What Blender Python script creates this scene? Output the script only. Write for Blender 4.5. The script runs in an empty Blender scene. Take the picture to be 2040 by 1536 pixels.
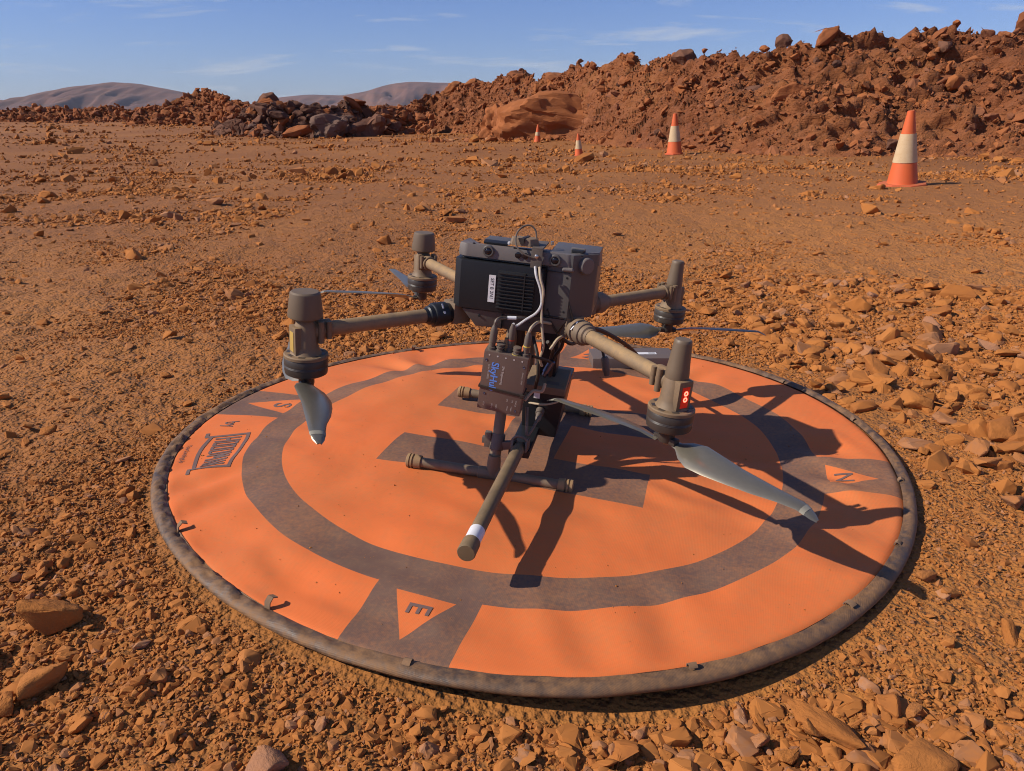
import bpy, bmesh, math, random
import numpy as np
from mathutils import Vector, Matrix, Euler, noise as mnoise

rng = np.random.default_rng(7)
random.seed(7)
S = bpy.context.scene
COL = S.collection
PI = math.pi
R = math.radians

# ------------------------------------------------------------------ camera
cam = bpy.data.cameras.new('camera')
cam.sensor_width = 36.0
cam.lens = 1500 / 2040 * 36.0
cam.clip_start = 0.05
cam.clip_end = 20000
co = bpy.data.objects.new('camera', cam)
COL.objects.link(co)
co.location = (-0.0463, -1.4984, 0.6615)
co.rotation_euler = (R(90 - 19.83), 0, 0)
S.camera = co

# ------------------------------------------------------------------ sky and sun
SUN_AZ, SUN_EL = R(190), R(37.5)          # direction towards the sun, counted from +X
sd = Vector((math.cos(SUN_EL) * math.cos(SUN_AZ), math.cos(SUN_EL) * math.sin(SUN_AZ), math.sin(SUN_EL)))
W = bpy.data.worlds.new('World')
S.world = W
W.use_nodes = True
wn, wl = W.node_tree.nodes, W.node_tree.links
wn.clear()
sky = wn.new('ShaderNodeTexSky')
sky.sky_type = 'NISHITA'
sky.sun_disc = False
sky.sun_elevation = SUN_EL
sky.sun_rotation = R(90) - SUN_AZ
sky.altitude = 600
sky.air_density = 1.0
sky.dust_density = 0.4
sky.ozone_density = 2.2
tc = wn.new('ShaderNodeTexCoord')
sep = wn.new('ShaderNodeSeparateXYZ'); wl.new(tc.outputs['Generated'], sep.inputs[0])
# wispy cirrus: the view direction projected on a high plane, noise stretched along the wind
mz = wn.new('ShaderNodeMath'); mz.operation = 'ADD'; mz.inputs[1].default_value = 0.16; wl.new(sep.outputs[2], mz.inputs[0])
dv = wn.new('ShaderNodeVectorMath'); dv.operation = 'DIVIDE'; wl.new(tc.outputs['Generated'], dv.inputs[0])
cmb = wn.new('ShaderNodeCombineXYZ')
for i in range(3): wl.new(mz.outputs[0], cmb.inputs[i])
wl.new(cmb.outputs[0], dv.inputs[1])
mp = wn.new('ShaderNodeMapping'); wl.new(dv.outputs[0], mp.inputs[0])
mp.inputs['Location'].default_value = (3.1, 0.9, 0)
mp.inputs['Rotation'].default_value = (0, 0, R(12))
mp.inputs['Scale'].default_value = (0.75, 1.5, 0.0)
cn = wn.new('ShaderNodeTexNoise'); wl.new(mp.outputs[0], cn.inputs['Vector'])
cn.inputs['Scale'].default_value = 1.6; cn.inputs['Detail'].default_value = 7; cn.inputs['Roughness'].default_value = 0.6
cn.inputs['Distortion'].default_value = 0.4
cr = wn.new('ShaderNodeMapRange'); wl.new(cn.outputs[0], cr.inputs[0])
cr.inputs[1].default_value = 0.54; cr.inputs[2].default_value = 0.76; cr.inputs[3].default_value = 0; cr.inputs[4].default_value = 0.9
mixc = wn.new('ShaderNodeMix'); mixc.data_type = 'RGBA'
tint = wn.new('ShaderNodeMix'); tint.data_type = 'RGBA'; tint.blend_type = 'MULTIPLY'; tint.inputs[0].default_value = 1.0
wl.new(sky.outputs[0], tint.inputs[6]); tint.inputs[7].default_value = (0.88, 1.02, 1.58, 1)
wl.new(cr.outputs[0], mixc.inputs[0]); wl.new(tint.outputs[2], mixc.inputs[6]); mixc.inputs[7].default_value = (8.2, 8.7, 9.6, 1)
bg = wn.new('ShaderNodeBackground'); wl.new(mixc.outputs[2], bg.inputs[0]); bg.inputs[1].default_value = 0.070
wo = wn.new('ShaderNodeOutputWorld'); wl.new(bg.outputs[0], wo.inputs[0])

sl = bpy.data.lights.new('sun', 'SUN')
sl.energy = 5.0
sl.angle = R(0.5)
sl.color = (1.0, 0.93, 0.83)
so = bpy.data.objects.new('sun', sl)
COL.objects.link(so)
so.rotation_euler = sd.to_track_quat('Z', 'Y').to_euler()
S.view_settings.view_transform = 'Standard'
S.view_settings.look = 'None'
S.view_settings.exposure = 0.0
S.view_settings.gamma = 1.0
S.view_settings.use_curve_mapping = False
S.cycles.max_bounces = 6
S.cycles.filter_width = 1.05
S.cycles.diffuse_bounces = 1
S.cycles.use_adaptive_sampling = True
S.cycles.adaptive_threshold = 0.02
S.cycles.volume_bounces = 0

# ------------------------------------------------------------------ numeric noise
def _h(ix, iy, s):
    n = (ix.astype(np.int64) * 374761393 + iy.astype(np.int64) * 668265263 + s * 1274126177) & 0x7fffffff
    n = ((n ^ (n >> 13)) * 1103515245) & 0x7fffffff
    return ((n ^ (n >> 16)) & 0xffff) / 65535.0 * 2 * PI
def pn(x, y, s=0):
    x = np.asarray(x, float); y = np.asarray(y, float)
    ix, iy = np.floor(x), np.floor(y); fx, fy = x - ix, y - iy
    def g(dx, dy):
        a = _h(ix + dx, iy + dy, s); return np.cos(a) * (fx - dx) + np.sin(a) * (fy - dy)
    u, v = fx * fx * fx * (fx * (fx * 6 - 15) + 10), fy * fy * fy * (fy * (fy * 6 - 15) + 10)
    a = g(0, 0) * (1 - u) + g(1, 0) * u; b = g(0, 1) * (1 - u) + g(1, 1) * u
    return (a * (1 - v) + b * v) * 1.5
def fbm(x, y, f=1.0, o=4, s=0, rough=0.5):
    t, a = 0, 1.0
    for i in range(o):
        t = t + a * pn(x * f, y * f, s + i * 17); a *= rough; f *= 2.03
    return t
def ss(a, b, x):
    t = np.clip((x - a) / (b - a), 0, 1); return t * t * (3 - 2 * t)

# ------------------------------------------------------------------ materials
class NT:
    def __init__(self, name, rough=0.8):
        self.m = bpy.data.materials.new(name); self.m.use_nodes = True
        self.t = self.m.node_tree; self.n = self.t.nodes; self.l = self.t.links
        self.b = self.n['Principled BSDF']; self.b.inputs['Roughness'].default_value = rough
    def put(self, sock, v):
        if hasattr(v, 'is_output') or isinstance(v, bpy.types.NodeSocket): self.l.new(v, sock)
        elif isinstance(v, (tuple, list)) and len(v) == 3 and sock.type == 'RGBA': sock.default_value = (*v, 1)
        else: sock.default_value = v
    def math(self, op, a, b=0.0, c=0.0):
        n = self.n.new('ShaderNodeMath'); n.operation = op
        self.put(n.inputs[0], a); self.put(n.inputs[1], b); self.put(n.inputs[2], c); return n.outputs[0]
    def coord(self, kind='Object'):
        return self.n.new('ShaderNodeTexCoord').outputs[kind]
    def pos(self): return self.n.new('ShaderNodeNewGeometry').outputs['Position']
    def nz(self):
        s = self.n.new('ShaderNodeSeparateXYZ'); self.l.new(self.n.new('ShaderNodeNewGeometry').outputs['Normal'], s.inputs[0]); return s.outputs[2]
    def xyz(self, v):
        s = self.n.new('ShaderNodeSeparateXYZ'); self.l.new(v, s.inputs[0]); return s.outputs
    def noise(self, vec, scale, detail=4, rough=0.55, dist=0):
        n = self.n.new('ShaderNodeTexNoise'); self.l.new(vec, n.inputs['Vector'])
        n.inputs['Scale'].default_value = scale; n.inputs['Detail'].default_value = detail
        n.inputs['Roughness'].default_value = rough; n.inputs['Distortion'].default_value = dist; return n.outputs[0]
    def voro(self, vec, scale, feat='F1', out=0):
        n = self.n.new('ShaderNodeTexVoronoi'); n.feature = feat; self.l.new(vec, n.inputs['Vector']); n.inputs['Scale'].default_value = scale; return n.outputs[out]
    def scale(self, vec, s):
        n = self.n.new('ShaderNodeMapping'); self.l.new(vec, n.inputs[0]); n.inputs['Scale'].default_value = s; return n.outputs[0]
    def mr(self, v, a, b, c=0.0, d=1.0):
        n = self.n.new('ShaderNodeMapRange'); self.put(n.inputs[0], v)
        for i, x in enumerate((a, b, c, d)): n.inputs[i + 1].default_value = x
        return n.outputs[0]
    def mix(self, f, a, b, mode='MIX'):
        n = self.n.new('ShaderNodeMix'); n.data_type = 'RGBA'; n.blend_type = mode
        self.put(n.inputs[0], f); self.put(n.inputs[6], a); self.put(n.inputs[7], b); return n.outputs[2]
    def ramp(self, f, stops):
        n = self.n.new('ShaderNodeValToRGB'); self.put(n.inputs[0], f); e = n.color_ramp.elements
        while len(e) < len(stops): e.new(0.5)
        for i, (p, c) in enumerate(stops): e[i].position = p; e[i].color = (*c, 1)
        return n.outputs[0]
    def bump(self, h, strength=0.5, dist=0.01, prev=None):
        n = self.n.new('ShaderNodeBump'); self.l.new(h, n.inputs['Height']); n.inputs['Strength'].default_value = strength
        n.inputs['Distance'].default_value = dist
        if prev: self.l.new(prev, n.inputs['Normal'])
        return n.outputs[0]
    def done(self, color, rough=None, normal=None):
        self.put(self.b.inputs['Base Color'], color)
        if rough is not None: self.put(self.b.inputs['Roughness'], rough)
        if normal is not None: self.l.new(normal, self.b.inputs['Normal'])
        return self.m

OCHRE = (0.43, 0.165, 0.048)
DUST = (0.36, 0.19, 0.085)

def ground_mat():
    t = NT('red_earth', 0.95); p = t.pos()
    a = t.noise(p, 0.35, 3, 0.6); b = t.noise(p, 3.0, 4, 0.65); c = t.noise(p, 45, 3, 0.7)
    base = t.ramp(a, [(0.3, (0.235, 0.080, 0.014)), (0.5, (0.31, 0.109, 0.017)), (0.7, (0.385, 0.144, 0.024))])
    base = t.mix(t.mr(b, 0.40, 0.70, 0, 0.5), base, (0.32, 0.112, 0.020))
    x_, y_, z_ = t.xyz(p)      # brightness gradient painted into the earth colour: paler on the pad's stony side
    bright_side = t.math('MULTIPLY', t.mr(t.math('ADD', x_, t.math('MULTIPLY', a, 1.6)), 0.7, 2.6, 0, 1), t.mr(y_, 7.0, 2.0, 0, 0.8))
    base = t.mix(bright_side, base, (0.48, 0.178, 0.032))
    base = t.mix(t.mr(c, 0.35, 0.7, 0.0, 0.35), base, (0.25, 0.088, 0.024))
    v = t.voro(p, 95)
    h = t.math('ADD', t.math('ADD', t.math('MULTIPLY', c, 0.014), t.math('MULTIPLY', v, 0.004)), t.math('MULTIPLY', t.noise(p, 9.0, 4, 0.75), 0.055))
    n = t.bump(h, 0.8, 1.0)
    return t.done(base, 0.95, n)
def rock_mat(name, stops, dust=(0.405, 0.142, 0.031), amt=0.75, bump=0.0, scale=2.5, dark=0.3):
    t = NT(name, 0.92); o = t.coord('Object'); r = t.n.new('ShaderNodeObjectInfo').outputs['Random']
    base = t.ramp(r, stops)
    k = t.noise(o, scale, 4, 0.65, 0.4)
    base = t.mix(t.mr(k, 0.38, 0.72, 0, dark), base, (0.15, 0.06, 0.032))
    d = t.math('MULTIPLY', t.mr(t.nz(), -0.6, 0.5, 0.25, 1.0), t.mr(k, 0.65, 0.35, 0.45, 1.0))
    base = t.mix(t.math('MULTIPLY', d, amt), base, dust)
    t.b.inputs['Specular IOR Level'].default_value = 0.2
    n = t.bump(t.noise(o, scale * 3, 5, 0.7), 0.7, bump) if bump else None
    return t.done(base, 0.92, n)
def plain(name, c, rough=0.5, metal=0.0, emit=None):
    t = NT(name, rough); t.b.inputs['Metallic'].default_value = metal
    if emit:
        t.b.inputs['Emission Color'].default_value = (*emit[0], 1); t.b.inputs['Emission Strength'].default_value = emit[1]
    k = t.noise(t.coord('Object'), 90, 3)
    return t.done(t.mix(t.mr(k, 0.3, 0.7, 0, 0.25), c, tuple(x * 0.7 for x in c)), rough)
def dusty(name, c, amount=0.5, rough=0.5, dust=DUST, scale=18.0):
    t = NT(name, rough); o = t.coord('Object')
    k = t.noise(o, scale, 6, 0.65); f = t.noise(o, scale * 9, 3, 0.6)
    up = t.mr(t.nz(), -0.3, 0.9, 0.35, 1.15)
    d = t.math('MULTIPLY', t.mr(k, 0.30, 0.68, amount * 0.45, amount * 1.25), up)
    d = t.math('MINIMUM', t.math('MULTIPLY', d, t.mr(f, 0.3, 0.7, 0.8, 1.1)), 1.0)
    t.b.inputs['Specular IOR Level'].default_value = 0.4
    return t.done(t.mix(d, c, dust), t.math('ADD', t.math('MULTIPLY', d, 0.35), rough), t.bump(f, 0.06, 0.001))

M = {}
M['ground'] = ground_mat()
ST = [(0.0, (0.27, 0.090, 0.026)), (0.35, (0.38, 0.135, 0.031)), (0.80, (0.47, 0.18, 0.048)), (0.90, (0.27, 0.135, 0.075)), (1.0, (0.38, 0.225, 0.145))]
M['gravel'] = rock_mat('ochre_gravel', ST, amt=0.75, dark=0.15)
M['rock'] = rock_mat('ochre_rock', ST, amt=0.8, bump=0.006, scale=1.6, dark=0.25)
SB = [(0.0, (0.17, 0.056, 0.025)), (0.3, (0.27, 0.086, 0.030)), (0.6, (0.34, 0.118, 0.038)), (0.85, (0.28, 0.108, 0.05)), (1.0, (0.14, 0.068, 0.048))]
M['rubble'] = rock_mat('red_rubble', SB, dust=(0.33, 0.107, 0.031), amt=0.6)
M['boulder'] = rock_mat('red_boulder', SB, dust=(0.32, 0.11, 0.04), amt=0.5, bump=0.03, scale=1.4)
M['darkrock'] = rock_mat('dark_ironstone', [(0, (0.06, 0.034, 0.027)), (0.5, (0.11, 0.055, 0.037)), (1, (0.16, 0.078, 0.050))], dust=(0.25, 0.10, 0.045), amt=0.35, bump=0.05, scale=1.4)
M['beige'] = rock_mat('dusty_boulder', [(0, (0.31, 0.098, 0.032)), (1, (0.34, 0.112, 0.038))], dust=(0.36, 0.122, 0.038), amt=0.6, bump=0.06, scale=2.2, dark=0.35)
M['pinkrock'] = rock_mat('pale_ore_rock', [(0, (0.30, 0.17, 0.115)), (1, (0.36, 0.20, 0.13))], amt=0.55, bump=0.006, scale=1.6)
M['greyrock'] = rock_mat('grey_ore_rock', [(0, (0.13, 0.085, 0.070)), (1, (0.17, 0.11, 0.088))], dust=(0.22, 0.115, 0.062), amt=0.4, bump=0.05, scale=1.5)
def bank_mat():
    t = NT('red_spoil', 0.95); p = t.pos()
    a = t.noise(p, 0.5, 6, 0.65, 0.5); b = t.noise(t.scale(p, (1, 1, 3)), 2.5, 6, 0.7)
    base = t.ramp(a, [(0.3, (0.23, 0.068, 0.020)), (0.5, (0.30, 0.095, 0.026)), (0.7, (0.37, 0.13, 0.035))])
    base = t.mix(t.mr(b, 0.5, 0.75, 0, 0.5), base, (0.19, 0.065, 0.027))
    n = t.bump(t.math('ADD', t.math('MULTIPLY', b, 0.16), t.math('MULTIPLY', t.noise(p, 12, 4, 0.75), 0.07)), 1.0, 1.0)
    return t.done(base, 0.95, n)
M['bank'] = bank_mat()

# ------------------------------------------------------------------ object helpers
def tag(o, label=None, cat=None, group=None, kind=None):
    if label: o['label'] = label
    if cat: o['category'] = cat
    if group: o['group'] = group
    if kind: o['kind'] = kind
    return o
def add(name, me, parent=None, mat=None):
    o = bpy.data.objects.new(name, me); COL.objects.link(o)
    if parent: o.parent = parent
    if mat is not None and me is not None:
        me.materials.clear(); me.materials.append(M[mat] if isinstance(mat, str) else mat)
    return o
def empty(name, loc=(0, 0, 0), rot=(0, 0, 0)):
    o = bpy.data.objects.new(name, None); COL.objects.link(o); o.location = loc; o.rotation_euler = rot
    o.empty_display_size = 0.05; return o
def smooth(me, ang=35):
    me.polygons.foreach_set('use_smooth', np.ones(len(me.polygons), bool)); me.set_sharp_from_angle(angle=R(ang)); me.update(); return me
def npmesh(name, v, f, sm=True, ang=None):
    me = bpy.data.meshes.new(name); me.from_pydata(np.asarray(v).tolist(), [], np.asarray(f).tolist() if not isinstance(f, list) else f)
    if ang: smooth(me, ang)
    else: me.polygons.foreach_set('use_smooth', np.full(len(me.polygons), sm))
    me.update(); return me
def gridfaces(nu, nv, wrap_u=False):
    i = np.arange(nu if wrap_u else nu - 1)[:, None]; j = np.arange(nv - 1)[None, :]
    i2 = (i + 1) % nu
    a = i * nv + j; b = i2 * nv + j
    return np.stack([a, b, b + 1, a + 1], -1).reshape(-1, 4)

class MB:
    """collects solids; build() makes one mesh object"""
    def __init__(self): self.v = []; self.f = []
    def add(self, v, f):
        k = len(self.v); self.v += [tuple(x) for x in v]; self.f += [tuple(i + k for i in q) for q in f]; return self
    def box(self, c, s, rot=None, bev=0.0):
        bm = bmesh.new(); bmesh.ops.create_cube(bm, size=1)
        bmesh.ops.scale(bm, vec=s, verts=bm.verts)
        if bev: bmesh.ops.bevel(bm, geom=bm.edges[:], offset=bev, segments=2, profile=0.7, affect='EDGES')
        m = Matrix.Translation(c)
        if rot is not None: m = m @ (rot.to_matrix().to_4x4() if isinstance(rot, Euler) else rot.to_4x4())
        return self.bm(bm, m)
    def bm(self, bm, m=None):
        bm.verts.index_update()
        vs = [tuple((m @ v.co) if m else v.co) for v in bm.verts]; fs = [[v.index for v in f.verts] for f in bm.faces]
        bm.free(); return self.add(vs, fs)
    def prism(self, bot, top, bev=0.0):
        bm = bmesh.new(); a = [bm.verts.new(p) for p in bot]; b = [bm.verts.new(p) for p in top]; n = len(a)
        bm.faces.new(a[::-1]); bm.faces.new(b)
        for i in range(n): bm.faces.new((a[i], a[(i + 1) % n], b[(i + 1) % n], b[i]))
        bmesh.ops.recalc_face_normals(bm, faces=bm.faces[:])
        if bev: bmesh.ops.bevel(bm, geom=bm.edges[:], offset=bev, segments=2, profile=0.7, affect='EDGES')
        return self.bm(bm)
    def lathe(self, p0, axis, prof, n=24, squash=None):
        """prof: (distance along axis, radius)"""
        a = Vector(axis).normalized(); u = a.orthogonal().normalized(); w = a.cross(u); p0 = Vector(p0)
        vs = []
        for d, r in prof:
            for k in range(n):
                t = 2 * PI * k / n; vs.append(p0 + a * d + (u * math.cos(t) + w * math.sin(t)) * r)
        fs = []
        for i in range(len(prof) - 1):
            for k in range(n):
                k2 = (k + 1) % n; fs.append((i * n + k, i * n + k2, (i + 1) * n + k2, (i + 1) * n + k))
        m = len(prof) - 1
        fs.append(tuple(range(n))[::-1]); fs.append(tuple(m * n + k for k in range(n)))
        return self.add(vs, fs)
    def cyl(self, a, b, r, r2=None, n=20):
        a, b = Vector(a), Vector(b); return self.lathe(a, b - a, [(0, r), ((b - a).length, r if r2 is None else r2)], n)
    def tube(self, pts, r, n=8, sub=6):
        P = [Vector(p) for p in pts]; Q = []
        for i in range(len(P) - 1):
            p0, p1, p2, p3 = P[max(i - 1, 0)], P[i], P[i + 1], P[min(i + 2, len(P) - 1)]
            for s in range(sub):
                t = s / sub
                Q.append(0.5 * ((2 * p1) + (p2 - p0) * t + (2 * p0 - 5 * p1 + 4 * p2 - p3) * t * t + (3 * p1 - p0 - 3 * p2 + p3) * t ** 3))
        Q.append(P[-1]); vs = []; u = None
        for i, q in enumerate(Q):
            d = (Q[min(i + 1, len(Q) - 1)] - Q[max(i - 1, 0)]).normalized()
            u = d.orthogonal().normalized() if u is None else (u - d * u.dot(d)).normalized()
            w = d.cross(u)
            for k in range(n):
                t = 2 * PI * k / n; vs.append(q + (u * math.cos(t) + w * math.sin(t)) * r)
        fs = [(i * n + k, i * n + (k + 1) % n, (i + 1) * n + (k + 1) % n, (i + 1) * n + k) for i in range(len(Q) - 1) for k in range(n)]
        fs.append(tuple(range(n))[::-1]); fs.append(tuple((len(Q) - 1) * n + k for k in range(n)))
        return self.add(vs, fs)
    def build(self, name, mat, parent=None, ang=35):
        me = bpy.data.meshes.new(name); me.from_pydata(self.v, [], self.f)
        bm = bmesh.new(); bm.from_mesh(me); bmesh.ops.recalc_face_normals(bm, faces=bm.faces[:]); bm.to_mesh(me); bm.free()
        smooth(me, ang); return add(name, me, parent, mat)

def text_mesh(s, size, bold=0.0):
    c = bpy.data.curves.new('lettering', 'FONT'); c.body = s; c.size = size; c.align_x = 'CENTER'; c.align_y = 'CENTER'
    c.offset = bold * size; c.resolution_u = 3
    o = bpy.data.objects.new('lettering', c); COL.objects.link(o)
    me = bpy.data.meshes.new_from_object(o.evaluated_get(bpy.context.evaluated_depsgraph_get()))
    bpy.data.objects.remove(o); bpy.data.curves.remove(c)
    return me
def lettering(s, size, fn, mat, parent, bold=0.0, name='lettering', sub=0):
    """fn maps flat text coordinates (right, up) to parent-local positions"""
    me = text_mesh(s, size, bold)
    if sub:
        bm = bmesh.new(); bm.from_mesh(me); bmesh.ops.subdivide_edges(bm, edges=bm.edges[:], cuts=sub); bm.to_mesh(me); bm.free()
    for v in me.vertices: v.co = fn(v.co.x, v.co.y)
    return add(name, me, parent, mat)

# ------------------------------------------------------------------ ground
FAB_R = 0.738
def fab(x, y):
    x = np.asarray(x, float); y = np.asarray(y, float)
    r = np.hypot(x, y); th = np.arctan2(y, x)
    z = -0.018 * np.tanh(x / 0.28) * ss(0.735, 0.45, r) + 0.0035
    z = z + 0.0052 * fbm(x, y, 5.0, 2, 3) * ss(0.73, 0.6, r)
    puck = np.sin(th * 27 + 3.5 * fbm(x, y, 3.0, 2, 5)) * np.exp(-((r - 0.64) / 0.10) ** 2) * ss(-0.25, 0.5, fbm(x, y, 2.2, 1, 8) + 0.25)
    z = z + 0.0052 * puck * ss(0.735, 0.71, r)
    z = z + 0.0026 * np.sin((x * 0.55 + y * 0.83) * 62 + 3 * fbm(x, y, 4, 2, 6)) * ss(0.05, 0.5, fbm(x, y, 2.5, 1, 9) + 0.1) * ss(0.72, 0.66, r)
    return z - 0.007 * ss(0.7285, 0.738, r)
# the hoop and the cloth are pulled slightly out of round
WO = (-0.001, -0.0031, 0.001, 0.0045, 0.0006, -0.0104, 0.0134, 0.0044, 0.0011)
WR = (-0.0105, 0.0124, -0.0265, 0.0005, 0.0145, -0.0132, 0.0, 0.0047, 0.0034)
def _fs(c, a): return c[0] + sum(c[2 * i - 1] * np.cos(i * a) + c[2 * i] * np.sin(i * a) for i in range(1, 5))
def rim_scale(a): return 1 + _fs(WO, a)
def warp(x, y):
    x = np.asarray(x, float); y = np.asarray(y, float); r = np.hypot(x, y); a = np.arctan2(y, x)
    eo, er = _fs(WO, a), _fs(WR, a)
    e = er * ss(0.15, 0.5, r); e = e + (eo - e) * ss(0.60, 0.72, r)
    return x * (1 + e), y * (1 + e)
def rim_r(x, y):
    """distance measured so that the hoop's outside is 0.76 all round"""
    return np.hypot(x, y) / rim_scale(np.arctan2(y, x))
def coarse(x, y):
    """0 = smooth trodden dirt, 1 = loose stones"""
    c = 0.36 + 0.75 * fbm(x, y, 0.6, 3, 21, 0.6)
    c = c + 0.75 * np.exp(-(((x - 1.35) / 0.75) ** 2 + ((y - 0.45) / 0.95) ** 2))
    c = c + 0.85 * np.exp(-(((x - 0.28) / 0.36) ** 2 + ((y + 0.92) / 0.22) ** 2))
    c = c + 0.35 * np.exp(-(((x + 0.75) / 0.3) ** 2 + ((y + 0.7) / 0.3) ** 2))
    c = c - 0.55 * np.exp(-(((x - 0.75) / 0.20) ** 2 + ((y + 0.62) / 0.14) ** 2))
    c = c - 0.5 * np.exp(-(((x + 1.2) / 0.6) ** 2 + ((y - 0.55) / 0.35) ** 2))
    c = c - 0.45 * np.exp(-(((x - 3.0) / 1.4) ** 2 + ((y - 2.9) / 0.9) ** 2))
    return np.clip(c, 0.03, 1.2)
def gz(x, y):
    x = np.asarray(x, float); y = np.asarray(y, float); r = np.hypot(x, y)
    z = -0.0135 + 0.16 * fbm(x, y, 0.045, 3, 11) * ss(3, 14, r)
    z = z + 0.020 * fbm(x, y, 0.9, 3, 12) * ss(0.85, 1.8, r)
    z = z + 0.009 * fbm(x, y, 5.5, 3, 13) * ss(0.74, 0.95, r) + 0.005 * fbm(x, y, 24, 3, 14, 0.6) * ss(0.74, 0.9, r)
    z = z - 0.030 * np.exp(-(((x - 0.22) / 0.42) ** 2 + ((y + 0.83) / 0.14) ** 2))
    z = z + 0.012 * np.exp(-(((x - 1.2) / 0.5) ** 2 + ((y - 0.3) / 0.6) ** 2)) * ss(0.76, 0.9, r)
    r = rim_r(x, y)
    return np.where(r < 0.73, -0.05 + (z + 0.05) * ss(0.66, 0.73, r), z)

NA = 480
k = 2 * PI / NA
radii = [0.3, 0.5, 0.6]
r = 0.66
while r < 420: radii.append(r); r *= 1 + k
radii += [600, 900, 1400, 2200, 3400, 5400]
rad = np.array(radii)[:, None]; th = (np.arange(NA) * k)[None, :]
gx, gy = rad * np.cos(th), rad * np.sin(th)
g = np.stack([gx, gy, gz(gx, gy)], -1)
nr = len(radii)
gv = g.transpose(1, 0, 2).reshape(-1, 3)
gf = gridfaces(NA, nr, True)[:, ::-1]
gv = np.vstack([gv, [[0, 0, -0.05]]])
fan = [[len(gv) - 1, i * nr, ((i + 1) % NA) * nr] for i in range(NA)]
gm = npmesh('ground', gv, gf.tolist() + fan, True)
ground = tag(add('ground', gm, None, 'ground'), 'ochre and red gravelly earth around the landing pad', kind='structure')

# ------------------------------------------------------------------ rock shapes
def hull_rock(seed, n=13, flat=0.65, ang=1.0):
    q = np.random.default_rng(seed); bm = bmesh.new()
    for _ in range(n):
        d = q.normal(size=3); d /= np.linalg.norm(d); d *= q.uniform(0.75, 1.0)
        bm.verts.new((d[0] * 0.5, d[1] * 0.5 * q.uniform(0.75, 1), d[2] * 0.5 * flat))
    r = bmesh.ops.convex_hull(bm, input=bm.verts[:])
    bmesh.ops.delete(bm, geom=list({e for e in r['geom_interior'] + r['geom_unused'] if isinstance(e, bmesh.types.BMVert)}), context='VERTS')
    return bm
def big_rock(seed, n=14, flat=0.7, cuts=3, amp=0.05, freq=3.5, strata=0.0):
    bm = hull_rock(seed, n, flat)
    bmesh.ops.bevel(bm, geom=bm.edges[:], offset=0.02, segments=1, affect='EDGES')
    bmesh.ops.triangulate(bm, faces=bm.faces[:])
    bmesh.ops.subdivide_edges(bm, edges=[e for e in bm.edges if e.calc_length() > 0.12], cuts=cuts, use_grid_fill=True)
    bmesh.ops.triangulate(bm, faces=bm.faces[:])
    bm.normal_update()
    off = Vector((seed * 3.1, seed * 1.7, seed * 0.9))
    for v in bm.verts:
        d = mnoise.fractal(v.co * freq + off, 0.8, 2.1, 4) * amp
        if strata: d += strata * math.sin(v.co.z * 40 + 4 * mnoise.noise(v.co * 3 + off))
        v.co += v.normal * d
    return bm
def round_rock(seed, amp=0.10, freq=1.6, cut=0.0):
    bm = bmesh.new(); bmesh.ops.create_icosphere(bm, subdivisions=5, radius=0.5); off = Vector((seed * 2.3, seed, -seed))
    for v in bm.verts:
        n = v.co.normalized(); d = mnoise.fractal(n * freq + off, 0.9, 2.1, 3) * amp + abs(mnoise.noise(n * 2.0 + off)) * amp * 0.2 - 0.012 * abs(mnoise.noise(n * 9 + off)) + mnoise.fractal(n * 14 + off, 0.8, 2, 3) * 0.007
        v.co = v.co + n * d
        q = v.co
        v.co = Vector((q.x, q.y, max(q.z, -0.3)))
    return bm
def bm2me(bm, name, ang=None):
    me = bpy.data.meshes.new(name); bm.to_mesh(me); bm.free()
    if ang: smooth(me, ang)
    return me
PEB = bpy.data.collections.new('pebble_shapes')
for i in range(14):
    me = bm2me(hull_rock(100 + i, 9 + i % 6, 0.5 + 0.35 * (i % 4) / 3), 'pebble'); me.materials.append(M['gravel'])
    PEB.objects.link(bpy.data.objects.new('pebble', me))
STN = bpy.data.collections.new('stone_shapes')
for i in range(16):
    me = bm2me(big_rock(500 + i, 13 + i % 7, 0.42 + 0.3 * (i % 5) / 4, 1, 0.035, 4.2), 'stone', 18); me.materials.append(M['gravel'])
    STN.objects.link(bpy.data.objects.new('stone', me))
RUB = bpy.data.collections.new('rubble_shapes')
for i in range(12):
    me = bm2me(big_rock(200 + i, 11 + i % 5, 0.5 + 0.3 * (i % 3) / 2, 1, 0.05, 4.0), 'rubble', 15); me.materials.append(M['rubble'])
    RUB.objects.link(bpy.data.objects.new('rubble', me))

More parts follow.
